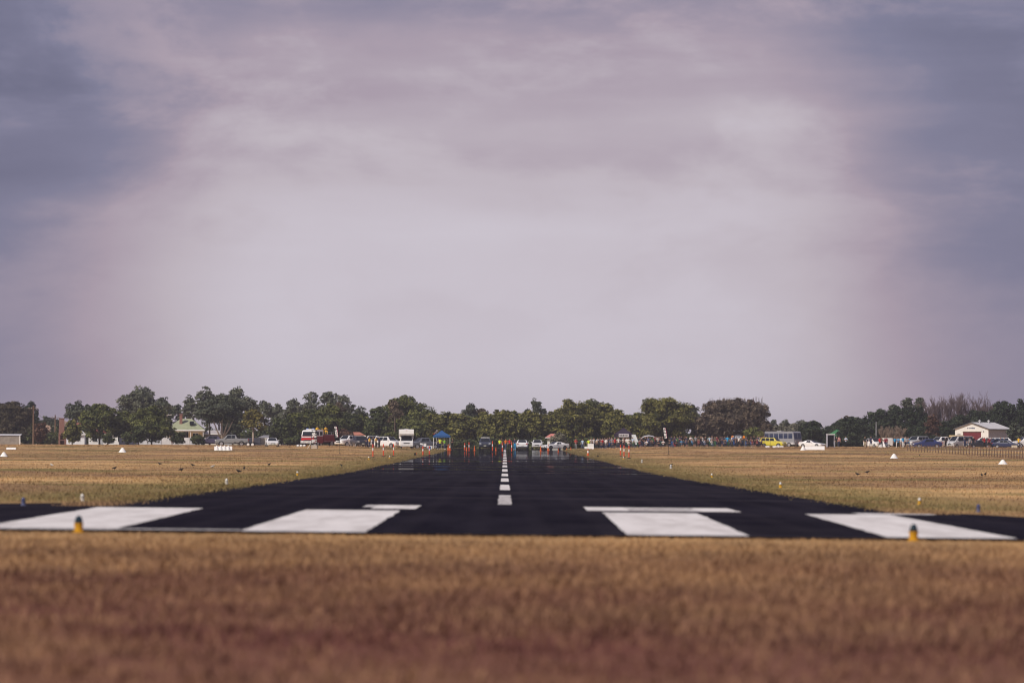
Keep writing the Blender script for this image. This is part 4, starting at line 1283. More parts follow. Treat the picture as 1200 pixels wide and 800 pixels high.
for x in (-3.3, -1.1, 1.1, 3.3):
    b = MB(); b.box((x, -1.85, 1.2), (.1, .1, 2.4)); b.build('verandah_post', WHITE, t)
t, ro = hip_house(256, 1200, 4.6, 5, 2.05, .65, 3.8, mat((.34, .33, .33), .8), mat((.42, .40, .40), .6), 'low grey roofed outbuilding behind the pale fence', 'outbuilding', ((-.8, 1.2, .8, .8),))
t, ro = hip_house(193, 1215, 3.0, 4, 2.6, .6, 2.2, mat((.55, .54, .52), .8), mat((.56, .55, .56), .5), 'small grey roofed wing behind the brick chimney', 'outbuilding', ((0, 1.5, .7, .8),))
t, ro = hip_house(313, 1165, 2.6, 3, 1.35, .45, 1.2, mat((.60, .58, .56), .8), mat((.22, .22, .24), .5), 'tiny garden shed with dark grey roof behind pale fence', 'garden_shed', ((0, .8, .5, .5),))
# --- white bungalow with red trim
t, ro = hip_house(133, 1185, 8.6, 7, 2.0, .75, 6.0, mat((.74, .75, .77), .8, .08), mat((.36, .10, .075), .75, .2, 2), 'long white bungalow with red tiled roof half hidden by trees', 'bungalow',
                  ((-3.2, 1.1, .9, 1.0), (-1.2, 1.1, .9, 1.0), (1.4, 1.1, 1.2, 1.0), (3.4, 1.1, .8, 1.0)))
b = MB(); b.box((-2.2, -.04, .95), (.85, .06, 1.9)); b.build('door', mat((.40, .42, .46), .6), t)
t, ro = hip_house(88, 1190, 3.4, 5, 1.9, .7, 2.0, mat((.70, .73, .78), .8, .08), mat((.48, .47, .46), .7), 'small pale house showing between chimney and olive tree', 'house', ((.6, 1.1, .7, .8), (-.8, 1.1, .7, .8)))
t, ro = hip_house(94, 1240, 1.6, 3, 3.6, .8, .5, mat((.76, .75, .72), .8, .08), mat((.30, .12, .09), .7), 'narrow white upper gable showing through the trees by the chimney', 'house', ((0, 2.9, .5, .6),))
# red roofs glimpsed behind the utes and behind the coupe
hip_house(416, 1135, 3.0, 4, 1.75, .62, 1.6, mat((.55, .45, .38), .8), mat((.42, .17, .12), .8, .2, 2), 'house with faded red roof behind the white and black utes', 'house', ((-.8, 1.0, .6, .7), (.8, 1.0, .6, .7)))
hip_house(651, 1118, 2.6, 3, 1.95, .62, 1.5, mat((.74, .74, .70), .8), mat((.52, .20, .17), .8, .2, 2), 'little white hut with pinkish red roof behind the white coupe', 'hut', ((-.6, 1.2, .5, .6), (.6, 1.2, .5, .6)))
# --- low grey shed
t = thing('shed', 'low open grey shed with white corner post before brownish tree', 'shed', G(8, 1180))
w = 32 * 1180 / FPX
corrug('wall', -w / 2, w / 2, 0, 1.45, 0, mat((.30, .27, .24), .8, .2, 2), t)
b = MB(); b.add([(-w / 2 - .1, -.15, 1.50), (w / 2 + .1, -.15, 1.50), (w / 2 + .1, 3, 1.75), (-w / 2 - .1, 3, 1.75), (-w / 2 - .1, -.15, 1.56), (w / 2 + .1, -.15, 1.56), (w / 2 + .1, 3, 1.81), (-w / 2 - .1, 3, 1.81)],
                [(3, 2, 1, 0), (4, 5, 6, 7), (0, 1, 5, 4), (1, 2, 6, 5), (2, 3, 7, 6), (3, 0, 4, 7)]); b.build('roof', mat((.52, .53, .56), .5), t)
b = MB(); b.box((w / 2 - .05, -.06, .75), (.16, .10, 1.5)); b.build('corner_post', WHITE, t)
# --- brick chimney with open hearth
t = thing('brick_chimney', 'free standing red brick chimney with open hearth', 'chimney', G(73.5, 1165))
s = 1165 / FPX
b = MB(); b.box((-.5, 0, .95), (.30, .8, 1.9)); b.box((.5, 0, .95), (.30, .8, 1.9)); b.box((0, .3, .95), (.70, .2, 1.9)); b.box((0, 0, 1.78), (1.32, .84, .30)); b.box((0, 0, .75), (.70, .78, .14)); b.build('hearth', BRICK, t)
b = MB(); b.box((-.12, 0, 3.15), (.98, .70, 2.5), 0, 0, .86); b.build('stack', BRICK, t)
b = MB(); b.box((-.12, 0, 4.46), (.94, .70, .14)); b.build('chimney_cap', BRICK, t)
# --- pale zinc fence, panel by panel
t = thing('zinc_fence', 'pale bluish corrugated metal fence along the house gardens', 'fence', G(248, 1153))
x0 = X(140, 1153) - X(248, 1153)
ZN = [mat((.56, .59, .64), .6, .12, 2), mat((.66, .67, .69), .6, .12, 2), mat((.48, .52, .60), .6, .15, 2), mat((.64, .61, .56), .6, .15, 2)]
k = 0
while x0 < X(352, 1153) - X(248, 1153):
    gx_ = float(gz(x0 + X(248, 1153), 1153)) - t.location.z
    corrug('panel', x0 + .04, x0 + 2.36, gx_ + .02, gx_ + 1.22 + random.uniform(-.05, .05), 0, random.choice(ZN), t)
    b = MB(); b.box((x0, .05, gx_ + .65), (.07, .07, 1.3)); b.build('post', GREY, t)
    x0 += 2.4; k += 1
# --- poles and wires
def pole(px, d, top, label, r=.13, arm=True, m=WOOD, name='utility_pole'):
    p = G(px, d); H = ZROW(px, top, d) - p.z
    t = thing(name, label, 'pole', p)
    b = MB(); b.lathe([(r * 1.15, -.2), (r, H * .5), (r * .75, H)], 8); b.build('shaft', m, t)
    if arm:
        b = MB(); b.box((0, -.1, H - .5), (1.7, .09, .11)); ca = b.build('cross_arm', m, t)
        for x in (-.75, -.3, .3, .75):
            b = MB(); b.lathe([(.03, 0), (.045, .06), (.02, .14)], 6, (x, -.1, H - .44)); b.build('insulator', WHITE, ca)
    return p + Vector((0, -.1, H - .4))
pa = pole(39.5, 1150, 475, 'bare timber utility pole standing clear of the conifer', .15)
pb = pole(65, 1260, 486, 'thinner utility pole near the brick chimney')
pc = pole(196, 1250, 483, 'pale utility pole beside the cottage chimney', .12, True, mat((.45, .42, .38), .8))
pole(1027, 1150, 494, 'slim grey lamp standard among the dark evergreens', .09, False, mat((.32, .32, .34), .5), 'lamp_standard')
pole(1095, 1230, 466, 'thin dead pole above the windbreak', .06, False, BARE)
def wire(a, c, label):
    b = MB(); n = 10; pts = []
    for i in range(n + 1):
        q = a.lerp(c, i / n); q.z -= 1.1 * (1 - (2 * i / n - 1) ** 2); pts.append(q)
    b.tube(pts, .02, 4)
    tag(b.build('power_line', DARKG, None), label, 'wire')
wire(pa, pb, 'power line sagging from timber pole to thinner pole')
wire(pb, pc, 'power line running on from thinner pole to pale pole')
# --- hangar
t = thing('hangar', 'pale cream gabled hangar with maroon roller door and grey side wall', 'hangar', G(1139, 1100, .25), R(-28))
W, L, E_, Rg = 5.9, 8.6, 2.75, 3.75
CREAM = mat((.72, .72, .70), .8, .05, 2)
b = MB(); b.prism([(-W / 2, 0), (-1.55, 0), (-1.55, 2.28), (1.65, 2.28), (1.65, 0), (W / 2, 0), (W / 2, E_), (0, Rg), (-W / 2, E_)], 0, .18); b.build('front_wall', CREAM, t)
corrug('side_wall', -L / 2, L / 2, 0, E_ - .02, 0, mat((.36, .36, .38), .8, .18, 3), t, .30, .012).matrix_local = Matrix.Translation((W / 2, .18 + L / 2, 0)) @ Matrix.Rotation(math.pi / 2, 4, 'Z')
corrug('side_wall', -L / 2, L / 2, 0, E_ - .02, 0, mat((.36, .36, .38), .8, .18, 3), t, .30, .012).matrix_local = Matrix.Translation((-W / 2, .18 + L / 2, 0)) @ Matrix.Rotation(-math.pi / 2, 4, 'Z')
b = MB(); b.prism([(-W / 2, 0), (W / 2, 0), (W / 2, E_), (0, Rg), (-W / 2, E_)], L + .2, L + .36); b.build('rear_wall', CREAM, t)
ROOFH = mat((.56, .56, .58), .5, .08, 2)
for sg in (-1, 1):
    b = MB(); a0 = Vector((0, 0, Rg + .03)); a1 = Vector((sg * (W / 2 + .25), 0, E_ - .05))
    n = 40
    v = []
    for i in range(n + 1):
        y = -.22 + (L + .8) * i / n; o = .018 * (1 if i % 2 else -1)
        for q in (a0, a1): v += [(q.x, y, q.z + o), (q.x, y, q.z + o + .05)]
    fs = []
    for i in range(n):
        a, c = i * 4, i * 4 + 4
        fs += [(a + 1, c + 1, c + 3, a + 3), (a, a + 2, c + 2, c), (a + 2, a + 3, c + 3, c + 2), (a, c, c + 1, a + 1)]
    b.add(v, fs); ro = b.build('roof_sheet', ROOFH, t)
b = MB(); b.add([(0, -.24, Rg + .10), (W / 2 + .28, -.24, E_ + .02), (W / 2 + .28, -.24, E_ - .14), (0, -.24, Rg - .06), (-W / 2 - .28, -.24, E_ - .14), (-W / 2 - .28, -.24, E_ + .02)],
                [(0, 3, 2, 1), (0, 5, 4, 3)])
fa = b.build('barge_board', mat((.10, .10, .11), .6), t); fa.modifiers.new('thick', 'SOLIDIFY').thickness = .05
b = MB(); b.box((W / 2 + .27, L / 2, E_ - .10), (.10, L + .6, .16)); b.build('gutter', mat((.08, .08, .09), .6), t)
dr = thing('roller_door', None, None, (0, 0, 0)); dr.parent = t
for k in range(9):
    b = MB(); b.box((.05, .10, .125 + k * .253), (3.16, .05, .236)); b.build('slat', mat((.15, .02, .028), .6, .15), dr)
b = MB(); b.box((.05, -.03, 2.33), (3.4, .08, .10)); b.build('door_lintel', mat((.50, .45, .38), .7), t)
b = MB(); x = -.75
for k in range(11):
    w_ = random.choice((.07, .10, .12)); h_ = random.choice((.14, .18, .22))
    if k != 2: b.box((x, -.012, 2.86 + (.02 if h_ > .2 else 0)), (w_, .02, h_))
    x += w_ + .035
b.build('lettering', mat((.05, .07, .16), .6), t)
b = MB(); b.box((-2.25, -.02, 1.85), (.55, .04, .10)); b.build('vent_slot', DARKG, t)
b = MB(); b.box((2.1, -.05, 2.35), (.14, .12, .18)); b.build('wall_lamp', GREY, t)
for y in (2.6, 6.2):
    b = MB(); b.lathe([(.13, 0), (.13, .28), (.22, .30), (.20, .42), (.06, .50)], 8, (.25, y, Rg - .05)); b.build('roof_vent', ROOFH, t)
# --- close stake fence, stake by stake
t = thing('stake_fence', 'long fence of close dark timber stakes before the parked cars', 'fence', G(1067, 930))
A = Vector((X(1064, 930), 930, 0)); B = Vector((X(1215, 640), 640, 0))
n = 47
sm = None; tops = []
for k in range(n):
    f = 1 - (1 - k / (n - 1)) ** 1.0
    dd = 1 / (1 / 930 + (1 / 640 - 1 / 930) * f)
    px = 1064 + (1215 - 1064) * f
    p = G(px, dd) - t.location
    if sm is None:
        b = MB(); b.box((0, 0, .46), (.115, .07, 1.0), 0, 0, .85); o = b.build('stake', WOOD, t); sm = o.data
    else:
        o = bpy.data.objects.new('stake', sm); COL.objects.link(o); o.parent = t
    o.location = p; o.rotation_euler = (random.uniform(-.05, .05), random.uniform(-.05, .05), 0)
    o.scale = (1, 1, random.uniform(.85, 1.08)); tops.append(p)
for z in (.35, .75):
    b = MB(); b.tube([q + Vector((0, -.05, z)) for q in tops[::3]], .012, 4); b.build('wire_strand', GREY, t)
# --- spectator line: steel posts, rope and dark mesh
t = thing('spectator_fence', 'thin dark post and wire fence along the front of the crowd', 'fence', G(795, 1046))
pts = []
for k in range(17):
    px = 690 + k * 13.3
    p = G(px, 1046) - t.location; pts.append(p)
    b = MB(); b.box((p.x, p.y, p.z + .52), (.05, .05, 1.08)); b.build('post', DARKG, t)
for z in (.45, .80, 1.0):
    b = MB(); b.tube([q + Vector((0, -.03, z)) for q in pts], .014, 4); b.build('wire_strand', BLACK, t)

# ================================================================== special vehicles
def box_part(root, name, c, d, m, **k):
    b = MB(); b.box(c, d, **k); return b.build(name, m, root)
# --- fire truck
FR = paint((.27, .012, .015))
t = thing('fire_truck', 'red fire tanker with white cab roof and blue beacon', 'fire truck', G(374, 1045), R(-124))
b = MB(); b.prism([(2.95, .55), (3.0, 1.15), (2.95, 1.5), (2.72, 2.35), (2.55, 2.48), (.55, 2.55), (.55, .55)], -1.18, 1.18); b.build('cab', paint((.30, .013, .016)), t)
b = MB(); b.prism([(2.93, 1.62), (2.72, 2.36), (2.55, 2.52), (.54, 2.60), (.54, 1.62)], -1.195, 1.195); b.build('cab_upper', WHITEP, t)
b = MB(); b.add(*slab([Vector((2.985, -1.02, 1.66)), Vector((2.985, 1.02, 1.66)), Vector((2.79, .98, 2.30)), Vector((2.79, -.98, 2.30))], .03)); b.build('windscreen', glass_mat(), t)
box_part(t, 'front_panel', (3.0, 0, 1.47), (.06, 2.2, .16), mat((.62, .62, .64), .5))
box_part(t, 'stripe', (3.02, 0, 1.16), (.05, 2.3, .22), mat((.55, .02, .025), .5))
box_part(t, 'bumper', (3.06, 0, .72), (.30, 2.36, .38), mat((.42, .42, .44), .5))
box_part(t, 'grille', (3.03, 0, .99), (.05, 1.2, .14), BLACK)
box_part(t, 'number_plate', (3.225, 0, .70), (.02, .42, .12), PLATE)
for sd in (-1, 1):
    box_part(t, 'headlight', (3.20, sd * .85, .78), (.06, .32, .18), HEADL)
    box_part(t, 'side_mirror', (2.75, sd * 1.38, 1.95), (.10, .22, .40), BLACK)
    for x, w_ in ((2.05, .72), (1.05, .66)):
        box_part(t, 'side_window', (x, sd * 1.20, 2.02), (w_, .03, .55), glass_mat())
    for x in (1.98, 1.0):
        d_ = box_part(t, 'door', (x, sd * 1.188, 1.12), (.86, .02, .95), paint((.24, .011, .014)))
        box_part(d_, 'handle', (x - .30, sd * 1.21, 1.40), (.16, .03, .05), STEEL)
    for k in range(3):
        l_ = box_part(t, 'locker_shutter', (-.20 - k * .98, sd * 1.19, 1.25), (.88, .03, .95), mat((.20, .011, .014), .45, .12, 3))
        box_part(l_, 'shutter_rail', (-.20 - k * .98, sd * 1.21, .82), (.86, .02, .06), STEEL)
    for x in (1.95, -1.75):
        wheel(t, x, sd * 1.02, .50, RIM, .32)
box_part(t, 'pump_body', (-1.25, 0, 1.28), (3.2, 2.34, 1.12), FR)
box_part(t, 'chassis', (0, 0, .62), (5.6, 1.0, .22), BLACK)
box_part(t, 'deck', (-1.25, 0, 1.87), (3.1, 2.2, .06), STEEL)
for sd in (-1, 1): box_part(t, 'deck_rail', (-1.25, sd * 1.08, 2.22), (3.0, .05, .05), STEEL)
for x in (.20, -.8, -1.8, -2.7):
    for sd in (-1, 1): box_part(t, 'rail_post', (x, sd * 1.08, 2.05), (.04, .04, .34), STEEL)
bl = box_part(t, 'beacon_bar', (2.2, 0, 2.66), (.30, 1.5, .10), WHITE)
for sd in (-1, 1): box_part(bl, 'beacon', (2.2, sd * .55, 2.74), (.26, .36, .14), mat((.02, .12, .55), .2))
b = MB(); b.lathe([(.42, -.35), (.45, -.30), (.18, -.28), (.18, .28), (.45, .30), (.42, .35)], 12, (-.5, 0, 2.30), 0, 'y'); b.build('hose_reel', mat((.72, .40, .04), .6), t)
TF = t
# firefighters on the deck
def on_truck(lx, ly, z, pose, shirt, pants, extra, hat=None):
    p = TF.location + Matrix.Rotation(R(-124), 4, 'Z') @ Vector((lx, ly, z))
    person(0, 0, pose, R(20), shirt, pants, False, extra, hat, loc=p, sc=1.0)
on_truck(-1.4, .3, 1.91 - .45, 'sit', 'yellow', 'yellow', 'on the fire truck deck')
on_truck(-.2, -.45, 1.91 - .45, 'sit', 'yellow', 'khaki', 'behind the fire truck cab', None)
b = MB(); b.lathe([(.17, 0), (.17, .04), (.14, .14), (.05, .20)], 10); tag(b.build('helmet', YELLOW, None, True, TF.location + Matrix.Rotation(R(-124), 4, 'Z') @ Vector((1.1, .35, 2.585))), 'yellow firefighting helmet lying on the white cab roof', 'helmet')

# --- camper
t = thing('camper_van', 'tall white camper with overhanging bunk above the windscreen', 'camper', G(476.5, 1035), R(-88))
b = MB(); b.prism([(2.05, 2.15), (2.15, 2.35), (2.05, 2.92), (1.75, 3.02), (-2.9, 3.02), (-2.95, .55), (.35, .55), (.35, 2.05)], -1.10, 1.10); b.build('shell', mat((.80, .80, .79), .45, .04), t)
b = MB(); b.prism([(2.62, .45), (2.66, .80), (2.55, 1.10), (1.75, 1.28), (1.05, 2.06), (.36, 2.06), (.36, .45)], -.93, .93); b.build('cab', WHITEP, t)
b = MB(); b.add(*slab([Vector((1.76, -.84, 1.31)), Vector((1.76, .84, 1.31)), Vector((1.12, .78, 2.02)), Vector((1.12, -.78, 2.02))], .02)); b.build('windscreen', glass_mat(), t)
box_part(t, 'grille', (2.64, 0, .90), (.04, .9, .18), DARKG)
box_part(t, 'bumper', (2.70, 0, .56), (.14, 1.86, .24), mat((.62, .62, .62), .6))
box_part(t, 'number_plate', (2.78, 0, .56), (.02, .40, .12), PLATE)
for sd in (-1, 1):
    box_part(t, 'headlight', (2.62, sd * .66, .92), (.08, .34, .18), HEADL)
    box_part(t, 'side_mirror', (1.45, sd * 1.08, 1.45), (.10, .20, .32), BLACK)
    box_part(t, 'side_window', (1.0, sd * .94, 1.60), (.7, .02, .45), glass_mat())
    box_part(t, 'side_window', (-1.3, sd * 1.105, 1.85), (.9, .02, .5), glass_mat())
    for x in (1.75, -1.75): wheel(t, x, sd * .80, .34, RIM)
box_part(t, 'roof_hatch', (-.4, 0, 3.08), (.6, .6, .12), GREY)
box_part(t, 'marker_light', (2.12, 0, 2.86), (.04, .10, .05), ORANGE)

# --- minibus
t = thing('minibus', 'grey minibus with a row of dark blue windows behind yellow four wheel drive', 'bus', G(918, 1075), R(-38))
b = MB(); b.prism([(2.85, .45), (2.92, 1.1), (2.70, 2.35), (2.45, 2.52), (-2.85, 2.52), (-2.92, .45)], -1.05, 1.05); b.build('body', paint((.26, .27, .30)), t)
box_part(t, 'skirt', (0, 0, .62), (5.6, 2.13, .35), mat((.50, .50, .52), .5))
GB_ = mat((.022, .035, .085), .12, .2, 2, 0, .6)
for k in range(6):
    for sd in (-1, 1):
        w_ = box_part(t, 'side_window', (-2.45 + k * .92, sd * 1.055, 1.80), (.76, .03, .80), GB_)
        box_part(w_, 'window_bar', (-2.45 + k * .92, sd * 1.075, 2.02), (.76, .02, .04), GREY)
for y in (-.5, .5):
    b = MB(); b.add(*slab([Vector((2.915, y - .44, 1.30)), Vector((2.915, y + .44, 1.30)), Vector((2.745, y + .42, 2.25)), Vector((2.745, y - .42, 2.25))], .02)); b.build('windscreen', GB_, t)
box_part(t, 'bumper', (2.95, 0, .58), (.16, 2.05, .25), GREY)
for sd in (-1, 1):
    box_part(t, 'headlight', (2.93, sd * .75, .92), (.06, .30, .18), HEADL)
    for x in (1.9, -1.7): wheel(t, x, sd * .95, .40, RIM, .25)
box_part(t, 'roof_hatch', (-.5, 0, 2.57), (.8, .7, .10), GREY)

# --- flatbed car trailer behind the grey ute
t = thing('car_trailer', 'empty black flatbed trailer with two white wheels', 'trailer', G(291, 1040), 0)
box_part(t, 'deck', (-.3, 0, .56), (3.4, 1.9, .09), BLACK)
b = MB(); b.box((-2.0, 0, .56), (.10, 1.9, .35)); b.build('headboard', BLACK, t)
b = MB(); b.tube([(-1.9, -.5, .5), (-3.0, 0, .5)], .05, 6); b.tube([(-1.9, .5, .5), (-3.0, 0, .5)], .05, 6); b.build('drawbar', BLACK, t)
for x in (.05, .72):
    for sd in (-1, 1):
        wheel(t, x, sd * 1.02, .32, RIMW)
for sd in (-1, 1): box_part(t, 'mudguard', (.38, sd * 1.02, .70), (1.45, .26, .05), BLACK)
for sd in (-.55, .55): box_part(t, 'ramp', (1.75, sd, .54), (.8, .35, .05), DARKG)

# ================================================================== parked cars
SILVER = (.46, .47, .49); WH = (.78, .79, .80)
car('ute', 272, 1062, R(180), (.22, .23, .24), 'grey ute hitched to the black flatbed trailer', 'ute')
car('sedan', 319, 1020, R(-84), WH, 'white sedan parked nose on by the pale fence')
car('hatch', 247, 1140, R(178), (.06, .05, .10), 'dark small car parked against the pale fence')
car('ute', 409, 1062, R(-128), WH, 'white ute standing right behind the feather flag', 'ute')
car('ute', 421.5, 1046, R(-76), (.016, .018, .024), 'black ute parked nose on beside the white ute', 'ute', roof='rack')
car('suv', 437, 1072, R(-95), WH, 'white four wheel drive behind the people in dark overalls', roof='rack')
car('suv', 455.5, 1050, R(-42), WH, 'white station wagon parked next to the camper', 'car')
car('ute', 497, 1060, R(-152), (.12, .13, .16), 'dark grey ute between the camper and the blue marquee', 'ute')
o = car('ute', 569, 1066, R(-91), (.035, .045, .075), 'dark ute with white roof tray facing down the runway', 'ute')
box_part(o, 'roof_tray', (.05, 0, 1.84), (1.2, 1.35, .10), WHITE)
car('sedan', 612, 1068, R(91), WH, 'white sedan on the centre of the runway seen from behind', sc=1.05)
car('hatch', 630, 1112, R(-92), (.60, .61, .62), 'white hatchback in the shade of trees past the runway')
car('coupe', 651, 1060, R(-148), WH, 'low white coupe turned across the runway edge', rim=DARKG)
car('suv', 906.5, 1050, R(-28), (.66, .56, .045), 'bright yellow four wheel drive before the grey minibus', sc=.86)
car('coupe', 952, 1052, R(-32), WH, 'low white car behind the long white gable marker', sc=.95)
car('hatch', 1025, 1056, R(-60), WH, 'white car beside the people at the windbreak')
car('suv', 1074.5, 1056, R(-130), SILVER, 'silver wagon parked behind the blue sedan')
car('sedan', 1086, 1045, R(-168), (.02, .035, .14), 'dark blue sedan parked side on by the stake fence')
car('sedan', 1097, 1062, R(-150), WH, 'white sedan between the blue sedan and white ute')
car('ute', 1104, 1052, R(-142), WH, 'white ute parked beside the silver van', 'ute')
car('van', 1125, 1048, R(-138), (.52, .53, .55), 'silver van parked in front of the hangar', 'van', sc=.92)
o = car('ute', 1111, 1080, R(-150), (.55, .42, .22), 'tan ute with canopy behind the silver van', 'ute')
box_part(o, 'canopy', (-1.7, 0, 1.55), (1.7, 1.75, .85), mat((.62, .48, .26), .6))
car('wagon', 1152, 1075, R(175), WH, 'white wagon parked under the maroon hangar door')
car('wagon', 1168, 1078, R(178), WH, 'white wagon parked along the grey hangar wall')
car('sedan', 1146, 1045, R(-150), (.025, .027, .035), 'black sedan parked next to the silver van', sc=.92)
car('wagon', 1166, 1048, R(-160), (.018, .03, .075), 'navy wagon parked before the grey hangar wall', sc=.9)
car('sedan', 1180, 1046, R(-20), (.02, .03, .085), 'navy sedan parked before the hangar corner', sc=.92)
o = car('suv', 1203, 1055, R(-160), WH, 'white four wheel drive with loaded rack by the grey green shrub', roof='rack')

# ================================================================== tents, toilets, tables
marquee(518, 1052, 2.65, 2.65, 2.15, 2.95, (.022, .085, .24), 'blue pop up marquee with white legs beside the runway', leg=WHITE)
marquee(731, 1072, 3.0, 3.0, 2.25, 3.25, (.035, .025, .045), 'black pop up marquee with white banner behind the crowd', valance=.50, banner=(.74, .72, .74))
t = thing('tent_awning', 'pale grey awning sloping from the black marquee', 'awning', G(744.5, 1066))
b = MB(); b.add([(-.55, 0, 2.1), (.05, 0, 2.15), (.65, -.4, .7), (-.05, -.6, .5), (-.55, 1.4, 2.1), (.05, 1.4, 2.15), (.65, 1.8, .7), (-.05, 1.0, .5)], [(0, 3, 2, 1), (4, 5, 6, 7), (1, 2, 6, 5), (0, 1, 5, 4), (0, 4, 7, 3), (2, 3, 7, 6)])
b.build('fabric', cloth((.56, .60, .62)), t)
for x, y in ((-.5, .1), (-.5, 1.3), (.0, 1.3)):
    b = MB(); b.tube([(x, y, 0), (x, y, 2.1)], .025, 6); b.build('pole', STEEL, t)
t = thing('canopy_shelter', 'silver grey domed canopy shelter among the spectators', 'canopy', G(760.5, 1066))
b = MB(); v = []
for i in range(7):
    a = math.pi * i / 6
    for y in (-1.1, 0, 1.1):
        v.append((-1.42 * math.cos(a), y, .85 + 1.15 * math.sin(a) ** .8 * (1 if y == 0 else .86)))
fs = [(i * 3 + k, (i + 1) * 3 + k, (i + 1) * 3 + k + 1, i * 3 + k + 1) for i in range(6) for k in range(2)]
b.add(v, fs); o = b.build('fabric', cloth((.46, .48, .51)), t); o.modifiers.new('cloth_thickness', 'SOLIDIFY').thickness = .02
for x in (-1.40, 1.40):
    for y in (-1.05, 1.05):
        b = MB(); b.tube([(x, y, 0), (x, y, .9)], .025, 6); b.build('leg', STEEL, t)
t = thing('beach_shelter', 'small navy and red pop up shelter at the crowd fence', 'tent', G(789, 1052))
b = MB(); b.lathe([(.62, 0), (.60, .35), (.45, .75), (.15, 1.0)], 12); b.build('shell', cloth((.06, .07, .12)), t)
b = MB(); b.add([(.15, -.64, .25), (.55, -.46, .30), (.40, -.42, .85), (.05, -.52, .70), (.15, -.60, .25), (.52, -.43, .30), (.38, -.38, .85), (.05, -.48, .70)], [(0, 1, 2, 3), (7, 6, 5, 4), (0, 4, 5, 1), (1, 5, 6, 2), (2, 6, 7, 3), (3, 7, 4, 0)]); b.build('flap', cloth(CLO['red']), t)
# tent with orange corners
t = marquee(865, 1075, 2.3, 2.3, 1.72, 2.05, (.05, .05, .06), 'dark tent with orange corners and white and blue sign', valance=.32)
for sd in (-1, 1):
    b = MB(); b.prism([(sd * .68, 1.44), (sd * 1.12, 1.44), (sd * 1.02, 1.82), (sd * .80, 1.84)] if sd > 0 else [(sd * 1.12, 1.44), (sd * .68, 1.44), (sd * .80, 1.84), (sd * 1.02, 1.82)], -1.20, -1.16); b.build('corner_flap', mat((.85, .26, .02), .7), t)
b = MB(); b.box((0, -1.18, 1.58), (1.05, .03, .30)); sg = b.build('sign_board', mat((.62, .68, .74), .7), t)
b = MB()
for x in (-.36, -.18, .02, .24): b.box((x, -1.20, 1.56 + random.uniform(-.03, .05)), (.12, .02, .14))
b.build('lettering', mat((.04, .07, .20), .6), sg)
# green tent by the toilet
t = marquee(988, 1150, 5.2, 3.4, 1.9, 3.70, (.05, .19, .085), 'green pitched tent roof behind the portable toilet', valance=.15)
t = thing('portable_toilet', 'grey portable toilet cubicle with its dark door open', 'toilet', G(973.5, 1062), R(6))
box_part(t, 'base', (0, 0, .06), (1.2, 1.2, .12), mat((.05, .13, .36), .6))
PT = mat((.38, .40, .47), .55, .06)
for x in (-.56, .56): box_part(t, 'side_panel', (x, 0, 1.05), (.07, 1.16, 1.88), PT)
box_part(t, 'rear_panel', (0, .54, 1.05), (.98, .08, 1.88), PT)
box_part(t, 'roof', (0, 0, 2.06), (1.24, 1.24, .14), mat((.70, .70, .74), .5))
box_part(t, 'seat_tank', (0, .30, .35), (.9, .4, .45), BLACK)
box_part(t, 'interior_liner', (0, .45, 1.05), (.92, .05, 1.8), BLACK)
d_ = box_part(t, 'door', (-.66, -.92, 1.02), (.05, .70, 1.75), PT); box_part(d_, 'handle', (-.70, -1.18, 1.0), (.05, .05, .18), GREY)
# black and white steps beside the fire truck
t = thing('step_tower', 'tall black and white step ladder before the fire truck', 'ladder', G(368.5, 960))
H = ZROW(368, 504, 960) - t.location.z
for x in (-.36, .36):
    b = MB(); b.tube([(x * 1.25, -.30, 0), (x * .8, 0, H)], .045, 6); b.build('rail', BLACK, t)
    b = MB(); b.tube([(x * 1.25, .75, 0), (x * .8, .05, H)], .035, 6); b.build('rear_rail', WHITE, t)
for k in range(9):
    f = (k + .6) / 9.4
    b = MB(); b.box((0, -.30 * (1 - f) - .02, H * f), (.72 * (1.22 - .4 * f), .22, .10)); b.build('tread', WHITE if k % 3 != 2 else BLACK, t)
b = MB(); b.box((0, .0, H + .03), (.75, .40, .06)); b.build('platform', BLACK, t)
for x, zz in ((-.12, .80), (.14, .62), (-.1, .42), (.12, .25)):
    b = MB(); b.box((x, -.16, H * zz), (.34, .03, .26)); b.build('sign_panel', WHITE, t)
b = MB(); b.tube([(-.95, -.2, .0), (-.35, 0, .95)], .03, 6); b.build('strut', WHITE, t)
for k, px in enumerate((349.6, 353.4, 357.2)):
    t = thing('white_drum', 'small white plastic drum standing in a row by the fire truck', 'drum', G(px, 1020), 0, 'white drums in a row by the fire truck')
    b = MB(); b.lathe([(.15, 0), (.20, .05), (.21, .20), (.19, .33), (.08, .38)], 12); b.build('drum_body', WHITE, t, True)
    b = MB(); b.lathe([(.07, .375), (.07, .41)], 10); b.build('drum_cap', GREY, t)
# officials' camp
def table(px, d, w, label, m=WHITE, cloth_=False):
    t = thing('folding_table', label, 'table', G(px, d))
    box_part(t, 'table_top', (0, 0, .74), (w, .7, .04), m)
    for x in (-w / 2 + .08, w / 2 - .08):
        for y in (-.28, .28): box_part(t, 'leg', (x, y, .36), (.04, .04, .72), m)
    return t
table(491.5, 1040, .9, 'small white folding table beside the dark grey ute')
table(523, 1050, 1.5, 'trestle table under the blue marquee', mat((.45, .40, .34), .7))
for px, lab in ((494.5, 'white plastic garden chair next to the folding table'), (498.5, 'white plastic garden chair between table and cool box')):
    t = thing('garden_chair', lab, 'chair', G(px, 1040), R(10))
    box_part(t, 'seat', (0, 0, .43), (.44, .44, .04), WHITE); box_part(t, 'backrest', (0, .22, .70), (.44, .04, .50), WHITE)
    for x in (-.2, .2):
        for y in (-.2, .2): box_part(t, 'leg', (x, y, .21), (.05, .05, .42), WHITE)
